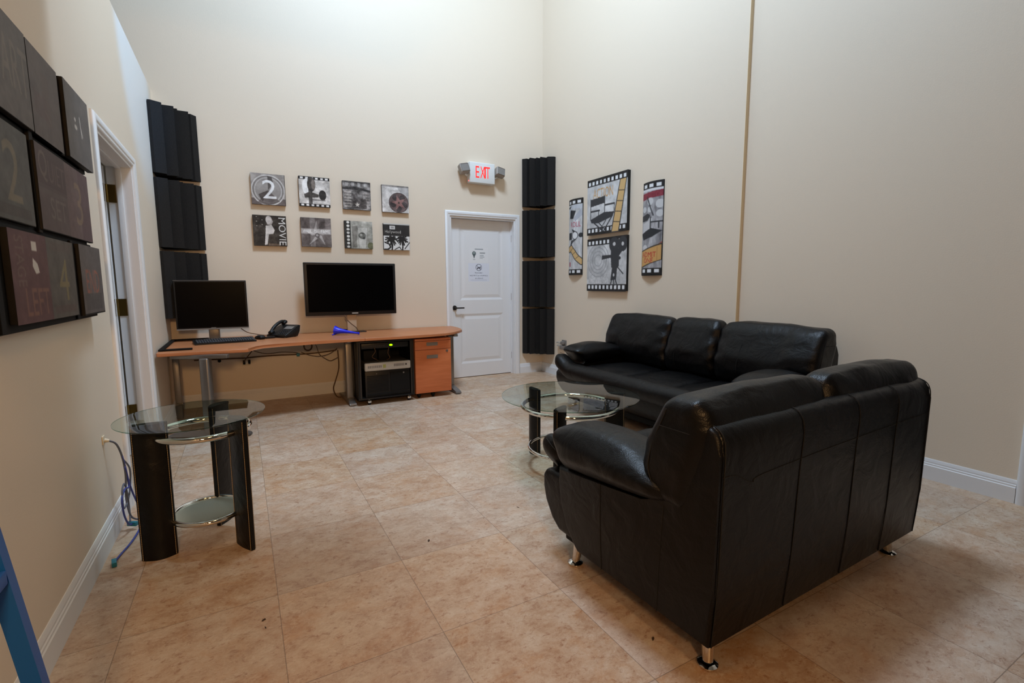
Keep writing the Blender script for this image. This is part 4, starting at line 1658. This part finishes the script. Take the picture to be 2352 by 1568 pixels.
for sgn, nm in ((-1, 'l'), (1, 'r')):
    bm = bmesh.new()
    mxh = Matrix.Translation((sgn * .243 + (.004 if sgn > 0 else 0), -.075, .030)) @ Matrix.Rotation(D(12) * sgn, 4, 'Y') @ Matrix.Rotation(D(-16), 4, 'X')
    box(bm, -.060, .060, -.045, .035, -.055, .058, .012, 3, mx=mxh)
    hd_ = obj('lamp_head', bm, 'lamphead', ex, 'auto')
    bm = bmesh.new()
    box(bm, -.050, .050, -.0465, -.0445, -.046, .048, .006, mx=mxh)
    obj('lens', bm, 'greyplastic', hd_)
    bm = bmesh.new()
    tube(bm, [(sgn * .168, -.045, -.030), (sgn * .195, -.050, -.036), (sgn * .222, -.066, -.024)], .012, 10)
    obj('lamp_arm', bm, 'white', hd_, True)
bm = bmesh.new()
cyl(bm, (-.171, -.060, -.100), (-.178, -.060, -.100), .007, n=12)
o = obj('indicator_light', bm, 'redled', ex)
o['label'] = 'small red indicator light'


# ================================================================== NOTICES ON THE DOOR
def notice(label, x0, x1, z0, z1, pic):
    t = pic.build('door_notice', lambda u, v: (x0 + u, YD + .0014, z1 - v))
    return tag(t, label, 'paper')


ND, BG = (70, 76, 92), (222, 226, 232)
p = Pic(.27, .19, .0016, (228, 230, 232))
p.rect(.30, .08, .74, .14, (120, 130, 136), .7)
p.circ(.26, .40, .10, (96, 110, 112), ry=.15).poly([(.19, .46), (.33, .46), (.27, .72), (.25, .72)], (84, 94, 98)).circ(.26, .36, .04, (170, 180, 180), ry=.05)
p.rect(.56, .32, .84, .40, (128, 136, 140), .8).rect(.56, .50, .76, .55, (160, 168, 172)).rect(.56, .60, .80, .65, (164, 172, 176)).rect(.56, .70, .72, .74, (168, 176, 180)).rect(.20, .78, .32, .82, (166, 172, 176))
p.blur(1)
notice('upper white notice on the back door with a small grey pictogram', 2.600, 2.870, 1.500, 1.690, p)
p = Pic(.30, .235, .0014, (220, 225, 236))
p.circ(.5, .23, .145, ND, ry=.185, inner=.86).poly([(.42, .26), (.46, .22), (.54, .22), (.57, .17), (.60, .19), (.57, .26), (.57, .33), (.54, .33), (.53, .28), (.47, .28), (.45, .33), (.42, .33)], (46, 46, 58)).line([(.40, .12), (.60, .35)], .018, ND)
p.text('Reminder:', .32, .49, .68, .555, ND).text('NO PETS or ANIMALS', .08, .645, .92, .71, ND).text('are allowed', .32, .785, .68, .85, ND).rect(.12, .91, .88, .925, (150, 152, 176)).blur(1)
notice('lower white notice on the back door with a barred animal circle', 2.585, 2.885, 1.255, 1.490, p)


# ================================================================== FILM PICTURES ON THE RIGHT WALL
BONE, GRIT, TAN = (196, 198, 200), (176, 178, 182), (205, 172, 118)
XF = WR - .040


def film_canvas(label, y1, y0, z1, z0, pic):
    t = thing('film_picture', label, 'picture', (WR, y1, z1), 0, 'film pictures above the long sofa')
    w, h = y1 - y0, z1 - z0
    bm = bmesh.new()
    box(bm, -.040 + .0006, 0, -w, 0, -h, 0, .0015)
    obj('stretcher', bm, 'canvasblack', t)
    pic.build('print', lambda u, v: (-.040, -u, -v), t)
    return t


def film_border(p, n, top=True, bottom=True, b=.13):
    if top:
        p.rect(0, 0, 1, b, K)
        perfs(p, b * .36, b * .86, n, (226, 230, 234), fill=.60)
    if bottom:
        p.rect(0, 1 - b, 1, 1, K)
        perfs(p, 1 - b * .86, 1 - b * .36, n, (226, 230, 234), fill=.60)


p = Pic(.68, .625, .0036, BONE).grunge(44, 5, 21)
film_border(p, 10)
p.text('ACTION', .16, .19, .66, .36, (196, 150, 92), .9).grunge(18, 9, 22)
dk = (52, 54, 58)
p.poly([(.09, .36), (.46, .34), (.46, .46), (.09, .49)], dk).line([(.10, .36), (.10, .72)], .018, dk).line([(.46, .34), (.46, .62)], .018, dk).line([(.46, .50), (.70, .50)], .022, dk).line([(.70, .50), (.69, .66)], .014, dk)
p.line([(.10, .575), (.33, .575)], .024, dk).line([(.31, .575), (.30, .70)], .016, dk)
p.poly([(.09, .72), (.45, .62), (.70, .64), (.66, .72), (.30, .80), (.12, .78)], dk)
p.line([(.16, .76), (.42, .95)], .022, dk).line([(.66, .70), (.44, .95)], .022, dk).line([(.30, .78), (.50, .95)], .016, dk).line([(.50, .76), (.32, .95)], .014, dk)
p.poly([(.82, .13), (.98, .13), (.82, 1.0), (.62, 1.0)], dk).poly([(.835, .13), (.965, .13), (.80, .985), (.645, .985)], TAN)
for k in range(1, 5):
    t_ = k / 5
    p.line([(.835 - .19 * t_, .13 + .855 * t_), (.965 - .165 * t_, .15 + .855 * t_)], .012, (70, 60, 48))
film_canvas('upper square film canvas lettered ACTION with a folding director chair', 4.700, 4.020, 2.405, 1.785, p.blur(1))

p = Pic(.68, .60, .0036, BONE).grunge(48, 6, 23)
for r_ in (.28, .22, .16, .1):
    p.circ(.30, .42, r_, (140, 142, 148), ry=r_ * 1.12, inner=1 - .012 / r_, al=.8)
p.text('CAMERA', .10, .68, .56, .76, (150, 150, 152), .5).text('ROLLING', .06, .78, .54, .86, (154, 154, 156), .5)
film_border(p, 10)
p.circ(.70, .15, .12, dk, ry=.135).circ(.90, .15, .11, dk, ry=.135).circ(.70, .14, .035, BONE, ry=.035).circ(.90, .15, .03, BONE, ry=.035)
p.poly([(.62, .20), (.92, .24), (.82, .36), (.82, .54), (.74, .62), (.64, .56), (.62, .36)], dk).poly([(.40, .33), (.64, .33), (.64, .38), (.40, .41)], dk).circ(.83, .40, .03, dk)
p.poly([(.66, .56), (.78, .56), (.76, .78), (.62, .80)], dk).line([(.78, .55), (.92, .68)], .018, dk)
p.line([(.66, .78), (.58, .97)], .02, dk).line([(.70, .78), (.72, .97)], .02, dk).line([(.74, .78), (.82, .97)], .02, dk).line([(.62, .88), (.80, .88)], .014, dk).circ(.70, .70, .02, BONE, ry=.03)
perfs(p, .90, .955, 10, (226, 230, 234), fill=.55)
film_canvas('lower square film canvas with a black movie camera silhouette on a tripod', 4.690, 4.020, 1.735, 1.140, p.blur(1))


def curved_film(label, y1, y0, z1, z0, pic, bulge=.030):
    t = thing('curved_film_picture', label, 'picture', (WR, (y0 + y1) / 2, z1), 0, 'film pictures above the long sofa')
    w, h = y1 - y0, z1 - z0

    def X(u):
        return -.012 - bulge * math.sin(PI * min(1, max(0, u / w)))
    n = 24
    outl = [(X(w * i / n) + .001, w / 2 - w * i / n) for i in range(n + 1)]
    back = [(min(-.001, x + .010), y) for x, y in outl]
    bm = bmesh.new()
    prism(bm, outl + back[::-1], 'z', -h, 0)
    obj('panel', bm, 'canvasblack', t)
    pic.build('print', lambda u, v: (X(u) - .0005, w / 2 - u, -v), t)
    return t


p = Pic(.272, .915, .0034, BONE).grunge(50, 7, 25)
p.poly([(.0, .08), (1, .08), (1, .13), (.3, .13), (0, .2)], (190, 198, 208), .8).poly([(.20, .14), (.64, .16), (.46, .26), (.14, .25)], (44, 46, 50)).poly([(.0, .1), (.3, .09), (.1, .13)], (44, 46, 50))
p.poly([(.5, .25), (.95, .13), (1, .22), (.6, .30)], (160, 166, 180), .7)
p.text('ROLL', .26, .30, .92, .37, (176, 60, 84), .8)
p.poly([(.35, .39), (.75, .44), (.45, .44)], (40, 42, 46)).rect(.06, .44, .36, .53, (52, 54, 58)).circ(.58, .48, .16, (226, 228, 230), ry=.045).circ(.58, .48, .2, (70, 72, 76), ry=.055, inner=.82).circ(.92, .48, .12, (48, 50, 54), ry=.03)
p.poly([(.3, .54), (.7, .53), (.4, .58), (.2, .66), (.2, .6)], (60, 62, 66), .9)
for (a_, c_) in ((.15, dk), (.115, TAN)):
    pts_ = [(.12, .66), (.30, .645), (.50, .70), (.70, .77), (.98, .83)]
    p.line(pts_, a_ * 2.0, c_)
for (x_, y_) in ((.34, .665), (.52, .715), (.70, .775)):
    p.line([(x_ - .12, y_ + .02), (x_ + .12, y_ - .02)], .02, (80, 68, 52))
p.text('1', .10, .83, .26, .89, (176, 84, 96), .7)
film_border(p, 3, b=.075)
curved_film('narrow curved film panel on the far side, left of the square film canvases', 5.100, 4.828, 2.245, 1.328, p.blur(1))

p = Pic(.272, .915, .0034, (150, 150, 154)).grunge(60, 7, 27)
p.rect(0, .075, 1, .10, (214, 216, 220)).poly([(.0, .12), (1, .10), (1, .165), (.0, .19)], (124, 28, 44), .9).text('DIRECTOR', .06, .115, .98, .17, (150, 60, 74), .8)
for (x_, y_, r_) in ((.46, .21, .15), (.88, .245, .17), (.14, .29, .12), (.46, .295, .12), (.88, .345, .14), (.5, .41, .09)):
    p.circ(x_, y_, r_, (200, 202, 204), ry=r_ * .27)
p.poly([(.0, .36), (.34, .335), (.5, .36), (.34, .41), (.0, .42)], dk).line([(.30, .16), (.62, .36)], .06, dk, .8)
p.poly([(.04, .44), (.46, .41), (.5, .50), (.06, .54)], (198, 198, 200)).line([(.5, .38), (.5, .52)], .05, dk).line([(.5, .43), (1, .43)], .05, dk).line([(.85, .43), (.85, .50)], .04, dk)
p.poly([(0, .55), (.55, .495), (1, .53), (.6, .59), (.1, .62)], (40, 42, 46)).circ(.22, .70, .14, (206, 206, 208), ry=.03).poly([(.7, .7), (1, .64), (1, .74)], (150, 60, 50), .7)
p.poly([(.0, .735), (1, .66), (1, .84), (.0, .925)], (58, 50, 40)).poly([(.02, .745), (.98, .675), (.98, .835), (.02, .91)], (202, 158, 96))
p.text('ADMIT', .08, .752, .78, .805, (178, 44, 40)).text('ONE', .18, .815, .66, .868, (178, 44, 40)).line([(.82, .70), (.82, .84)], .015, (150, 100, 60))
film_border(p, 3, b=.075)
curved_film('narrow curved film panel with an ADMIT ONE ticket, right of the square film canvases', 3.812, 3.540, 2.222, 1.300, p.blur(1))


# ================================================================== PLAQUE OF NINE PANELS ON THE LEFT WALL
pq = thing('panelled_wall_plaque', 'dark wall plaque of nine film lettering panels on the left wall', 'plaque', (WL, 0, 0))
for (y0, y1, z0, z1) in ((1.83, 2.215, 1.085, 1.400), (2.21, 2.885, 1.085, 1.400), (1.56, 2.60, 1.395, 1.735), (2.18, 2.86, 1.395, 1.735), (1.62, 2.60, 1.72, 2.015), (2.25, 2.95, 1.72, 2.015)):
    pass
bm = bmesh.new()
box(bm, .001, .034, 1.825, 2.885, 1.086, 1.405, .003)
box(bm, .001, .030, 1.560, 2.850, 1.400, 1.740, .003)
box(bm, .001, .030, 1.600, 2.940, 1.722, 2.018, .003)
for (y, a_, b_) in ((2.235, 1.40, 1.73), (2.20, 1.73, 2.02), (2.59, 1.73, 2.02), (2.565, 1.09, 1.40), (1.85, 1.09, 1.40)):
    box(bm, .030, .042, y - .022, y + .012, a_, b_, .002)
obj('backing_board', bm, 'blackmatte', pq)


def sign_panel(y0, y1, z0, z1, pic, x=.052):
    bm = bmesh.new()
    box(bm, .034, x - .0006, y0, y1, z0, z1, .0015)
    pn = obj('panel', bm, 'signwood', pq)
    pic.build('lettering', lambda u, v: (x, y0 + u, z1 - v), pn)


def SP(bg, sd, w=.31, h=.285, amp=13):
    return Pic(w, h, .0024, tuple(c * 1.32 for c in bg)).grunge(amp, 6, sd)


gA, gB, mar = (66, 63, 62), (62, 54, 53), (66, 44, 46)
TX = (104, 98, 92)
p = SP(gA, 31, .35, .30)
p.text('START', .04, .22, .97, .70, (112, 106, 98), .75)
sign_panel(1.885, 2.238, 1.728, 2.030, p.grunge(8, 12, 32).blur(1))
p = SP((64, 58, 57), 33, .31, .30)
p.text('1', .40, .22, .62, .80, (86, 74, 70), .72).rect(.10, .50, .5, .75, (84, 56, 56), .25).line([(.42, .64), (.60, .74)], .01, (120, 112, 108), .5)
sign_panel(2.250, 2.562, 1.742, 2.030, p.blur(1), .050)
p = SP(gA, 34, .35, .30)
p.circ(.36, .42, .035, (180, 176, 170), ry=.028).circ(.37, .52, .055, (176, 172, 166), ry=.035).line([(.56, .34), (.60, .60)], .028, (188, 184, 178)).line([(.56, .40), (.64, .58)], .016, (188, 184, 178))
sign_panel(2.612, 2.962, 1.736, 2.036, p.blur(1), .056)
p = SP((56, 57, 56), 35, .32, .285)
p.text('2', .36, .18, .72, .80, (120, 112, 92), .75).rect(.1, .84, .9, .95, (50, 44, 42), .5)
for k in range(6):
    p.text('8', .10 + .14 * k, .86, .20 + .14 * k, .94, (76, 66, 62), .35)
sign_panel(1.850, 2.172, 1.412, 1.700, p.grunge(10, 14, 36).blur(1), .046)
p = SP((60, 50, 50), 37, .31, .285)
p.rect(0, 0, 1, .5, (62, 44, 46), .72).text('Q', .08, .06, .34, .42, (104, 92, 84), .75).text('UIET', .38, .14, .95, .40, (98, 82, 80), .72).text('SET', .34, .58, .90, .84, (106, 98, 92), .75).rect(.0, .46, 1, .56, (84, 76, 74), .4)
sign_panel(2.222, 2.535, 1.412, 1.700, p.blur(1), .050)
p = SP((70, 56, 56), 38, .33, .285)
p.rect(.55, 0, 1, 1, (66, 40, 44), .5).text('3', .34, .20, .64, .80, (126, 108, 84), .75)
sign_panel(2.535, 2.868, 1.412, 1.700, p.grunge(9, 12, 39).blur(1), .048)
p = SP(mar, 40, .31, .278)
p.text('STAGE', .14, .06, .34, .60, (108, 92, 84), .78, rot=90).text('LEFT', .28, .62, .94, .92, (128, 92, 76), .75)
p.rect(.56, .10, .70, .20, (196, 194, 190)).poly([(.56, .28), (.68, .34), (.72, .44), (.62, .46), (.54, .38)], (196, 194, 190))
sign_panel(1.908, 2.222, 1.112, 1.388, p.grunge(8, 10, 41).blur(1), .052)
p = SP((62, 60, 57), 42, .30, .278)
p.text('4', .34, .24, .72, .78, (128, 118, 78), .75).rect(.1, .05, .9, .16, (84, 70, 66), .4).rect(.1, .84, .9, .94, (80, 58, 56), .4)
sign_panel(2.226, 2.535, 1.108, 1.388, p.grunge(9, 12, 43).blur(1), .050)
p = SP((64, 59, 57), 44, .33, .285)
p.text('END', .20, .36, .82, .70, (150, 82, 62), .75).rect(.1, .70, .9, .95, (54, 50, 48), .5)
sign_panel(2.598, 2.935, 1.100, 1.392, p.grunge(9, 12, 45).blur(1), .054)


# ================================================================== LADDER, CABLES, SMALL BITS
ld = thing('step_ladder', 'blue step ladder leaning against the left wall, nearest the camera', 'ladder', (0, 0, 0))


def ladder_rail(y, s):
    bm = bmesh.new()
    a, b = Vector((-.362, y, 0.0)), Vector((-.580, y, 1.80))
    d = (b - a).normalized()
    q = Vector((0, 1, 0))
    w = q.cross(d).normalized()
    prof = [(.008, 0), (.036, 0), (.036, -s * .028), (.032, -s * .028), (.032, -s * .005), (.012, -s * .005), (.012, -s * .028), (.008, -s * .028)]
    A = [bm.verts.new(a + w * u + q * v) for u, v in prof]
    B = [bm.verts.new(b + w * u + q * v) for u, v in prof]
    bm.faces.new(A)
    bm.faces.new(B[::-1])
    for i in range(8):
        bm.faces.new((A[i], A[(i + 1) % 8], B[(i + 1) % 8], B[i]))
    rl = obj('rail', bm, 'ladder', ld)
    bm = bmesh.new()
    box(bm, a.x - .045, a.x + .045, y - .012, y + .03, 0, .05, .006)
    obj('rubber_foot', bm, 'blackmatte', rl, 'auto')
    return a, d, w


a_, d_, w_ = ladder_rail(1.190, -1)
ladder_rail(.775, 1)
for k in range(6):
    c = a_ + d_ * (.10 + .30 * k)
    bm = bmesh.new()
    box(bm, c.x + .006, c.x + .038, .777, 1.188, c.z - .018, c.z + .010, .004)
    st_ = obj('step', bm, 'ladder', ld, 'auto')
    bm = bmesh.new()
    cyl(bm, (c.x + .022, 1.186, c.z - .020), (c.x + .022, 1.175, c.z - .020), .009, n=12)
    obj('rivet', bm, 'chrome', st_, 'auto')

nc = thing('network_cable', 'blue and grey network cable hanging from the left wall behind the side table', 'cable', (0, 0, 0))
bm = bmesh.new()
tube(bm, [(-.602, 2.905, .490), (-.575, 2.935, .46), (-.562, 2.965, .38), (-.560, 2.985, .28), (-.566, 2.98, .18), (-.560, 2.97, .11), (-.550, 2.98, .06), (-.52, 3.00, .032), (-.50, 3.02, .020)], .0045)
tube(bm, [(-.562, 2.97, .37), (-.552, 3.04, .30), (-.556, 3.05, .22), (-.562, 3.0, .15), (-.565, 2.91, .14), (-.562, 2.88, .19), (-.562, 2.90, .24), (-.562, 2.95, .25), (-.560, 2.98, .19), (-.558, 2.98, .09), (-.555, 2.955, .05)], .0042)
obj('grey_lead', bm, 'cablegrey', nc, True)
bm = bmesh.new()
tube(bm, [(-.562, 2.962, .39), (-.556, 2.985, .30), (-.553, 2.99, .22), (-.558, 2.93, .23), (-.562, 2.87, .20), (-.560, 2.875, .12), (-.556, 2.925, .05), (-.55, 2.97, .03)], .0042)
tube(bm, [(-.558, 2.975, .33), (-.552, 3.01, .22), (-.54, 3.05, .12), (-.525, 3.08, .05), (-.515, 3.05, .010), (-.520, 2.92, .006), (-.532, 2.80, .006), (-.552, 2.70, .006), (-.560, 2.635, .010)], .0045)
obj('blue_lead', bm, 'cableblue', nc, True)
for (x, y, z, rz) in ((-.561, 2.615, .012, .2), (-.552, 2.975, .030, 1.0)):
    bm = bmesh.new()
    box(bm, -.009, .009, -.026, .022, -.011, .011, .003, mx=Matrix.Translation((x, y, z)) @ Matrix.Rotation(rz, 4, 'Z'))
    o = obj('plug', bm, 'teal', nc, 'auto')
    o['label'] = 'teal plug'
bm = bmesh.new()
box(bm, WL, WL + .006, 2.885, 2.925, .475, .515, .002)
cyl(bm, (WL + .006, 2.905, .492), (WL + .024, 2.905, .488), .011, .007, 12)
obj('wall_grommet', bm, 'cream', nc, 'auto')

for i, (x, y, a, lab) in enumerate(((.716, 2.128, .9, 'tiny dark leaf scrap on the floor in the middle of the room'), (.000, 1.893, .3, 'tiny dark leaf scrap on the floor in front of the side table, farther of two'), (.004, 1.846, 1.7, 'tiny dark leaf scrap on the floor in front of the side table, nearer of two'),
                                   (1.263, 2.224, 2.2, 'tiny dark leaf scrap on the floor left of the loveseat arm'), (1.175, 1.125, .5, 'tiny dark leaf scrap on the floor beside the loveseat side panel'))):
    bm = bmesh.new()
    L_ = (.020, .016, .012, .015, .018)[i]
    pts = [Vector((-L_ / 2, 0, .001)), Vector((-L_ / 5, L_ * .22, .004)), Vector((L_ / 3, L_ * .15, .005)), Vector((L_ / 2, 0, .002)), Vector((L_ / 4, -L_ * .16, .002)), Vector((-L_ / 4, -L_ * .18, .001))]
    up = [bm.verts.new(q) for q in pts]
    dn = [bm.verts.new(q - Vector((0, 0, .001))) for q in pts]
    bm.faces.new(up)
    bm.faces.new(dn[::-1])
    for k in range(6):
        bm.faces.new((up[k], dn[k], dn[(k + 1) % 6], up[(k + 1) % 6]))
    o = tag(obj('leaf_scrap', bm, 'leaf'), lab, 'leaf', 'leaf scraps on the floor')
    o.location = (x, y, 0)
    o.rotation_euler = (0, 0, a)


# ================================================================== LIGHT, WORLD, CAMERA
def area(name, loc, size, power, color, target=None, sy=None):
    l = bpy.data.lights.new(name, 'AREA')
    l.energy = power
    l.color = color
    l.size = size
    if sy:
        l.shape = 'RECTANGLE'
        l.size_y = sy
    o = bpy.data.objects.new(name, l)
    o.location = loc
    if target is not None:
        d = Vector(target) - Vector(loc)
        o.rotation_euler = d.to_track_quat('-Z', 'Y').to_euler()
    COL.objects.link(o)
    return o


area('ceiling_panel_light', (1.35, 3.0, 6.35), 1.2, 262, (.61, .785, 1.0), (2.5, 4.7, 0), sy=.6)
area('low_ceiling_lamp', (.45, .9, 2.98), .28, 8, (1.0, .58, .26))
rl_ = area('rear_warm_fill', (-.15, -1.7, 2.0), .35, 18, (1.0, .56, .24), (.35, 5.2, .5))  # added warm fill from behind the camera, not an actual fixture
rl_.data.spread = math.radians(95)
sp = bpy.data.lights.new('blue_tint_fill', 'SPOT')  # added blue spot that tints the top of the left wall, no real source
sp.energy = 330
sp.color = (.04, .38, 1.0)
sp.spot_size = math.radians(26)
sp.spot_blend = .6
sp.shadow_soft_size = .05
so = bpy.data.objects.new('blue_tint_fill', sp)
so.location = (1.5, 3.6, 4.9)
so.rotation_euler = (Vector((WL, 4.85, 3.0)) - Vector(so.location)).to_track_quat('-Z', 'Y').to_euler()
COL.objects.link(so)

w = bpy.data.worlds.new('room_air')
w.use_nodes = True
w.node_tree.nodes['Background'].inputs['Color'].default_value = (.5, .55, .62, 1)
w.node_tree.nodes['Background'].inputs['Strength'].default_value = 0.01
SC.world = w

cam = bpy.data.cameras.new('camera')
cam.sensor_width = 36.0
cam.lens = 1119.03 / 2352 * 36.0
cam.clip_start = 0.02
co = bpy.data.objects.new('camera', cam)
yaw, pitch, roll_ = .50511, .11792, -.00456
Fv = Vector((math.sin(yaw) * math.cos(pitch), math.cos(yaw) * math.cos(pitch), -math.sin(pitch)))
Rv = Vector((math.cos(yaw), -math.sin(yaw), 0))
Uv = Rv.cross(Fv)
R2 = Rv * math.cos(roll_) + Uv * math.sin(roll_)
U2 = -Rv * math.sin(roll_) + Uv * math.cos(roll_)
co.matrix_world = Matrix(((R2.x, U2.x, -Fv.x, 0), (R2.y, U2.y, -Fv.y, 0), (R2.z, U2.z, -Fv.z, 1.2231), (0, 0, 0, 1)))
COL.objects.link(co)
SC.camera = co

SC.view_settings.view_transform = 'Standard'
SC.view_settings.look = 'None'
SC.view_settings.gamma = 1.0
SC.view_settings.exposure = 0.0
SC.cycles.max_bounces = 10
SC.cycles.diffuse_bounces = 5
SC.cycles.glossy_bounces = 5
SC.cycles.transparent_max_bounces = 12
SC.cycles.use_denoising = True
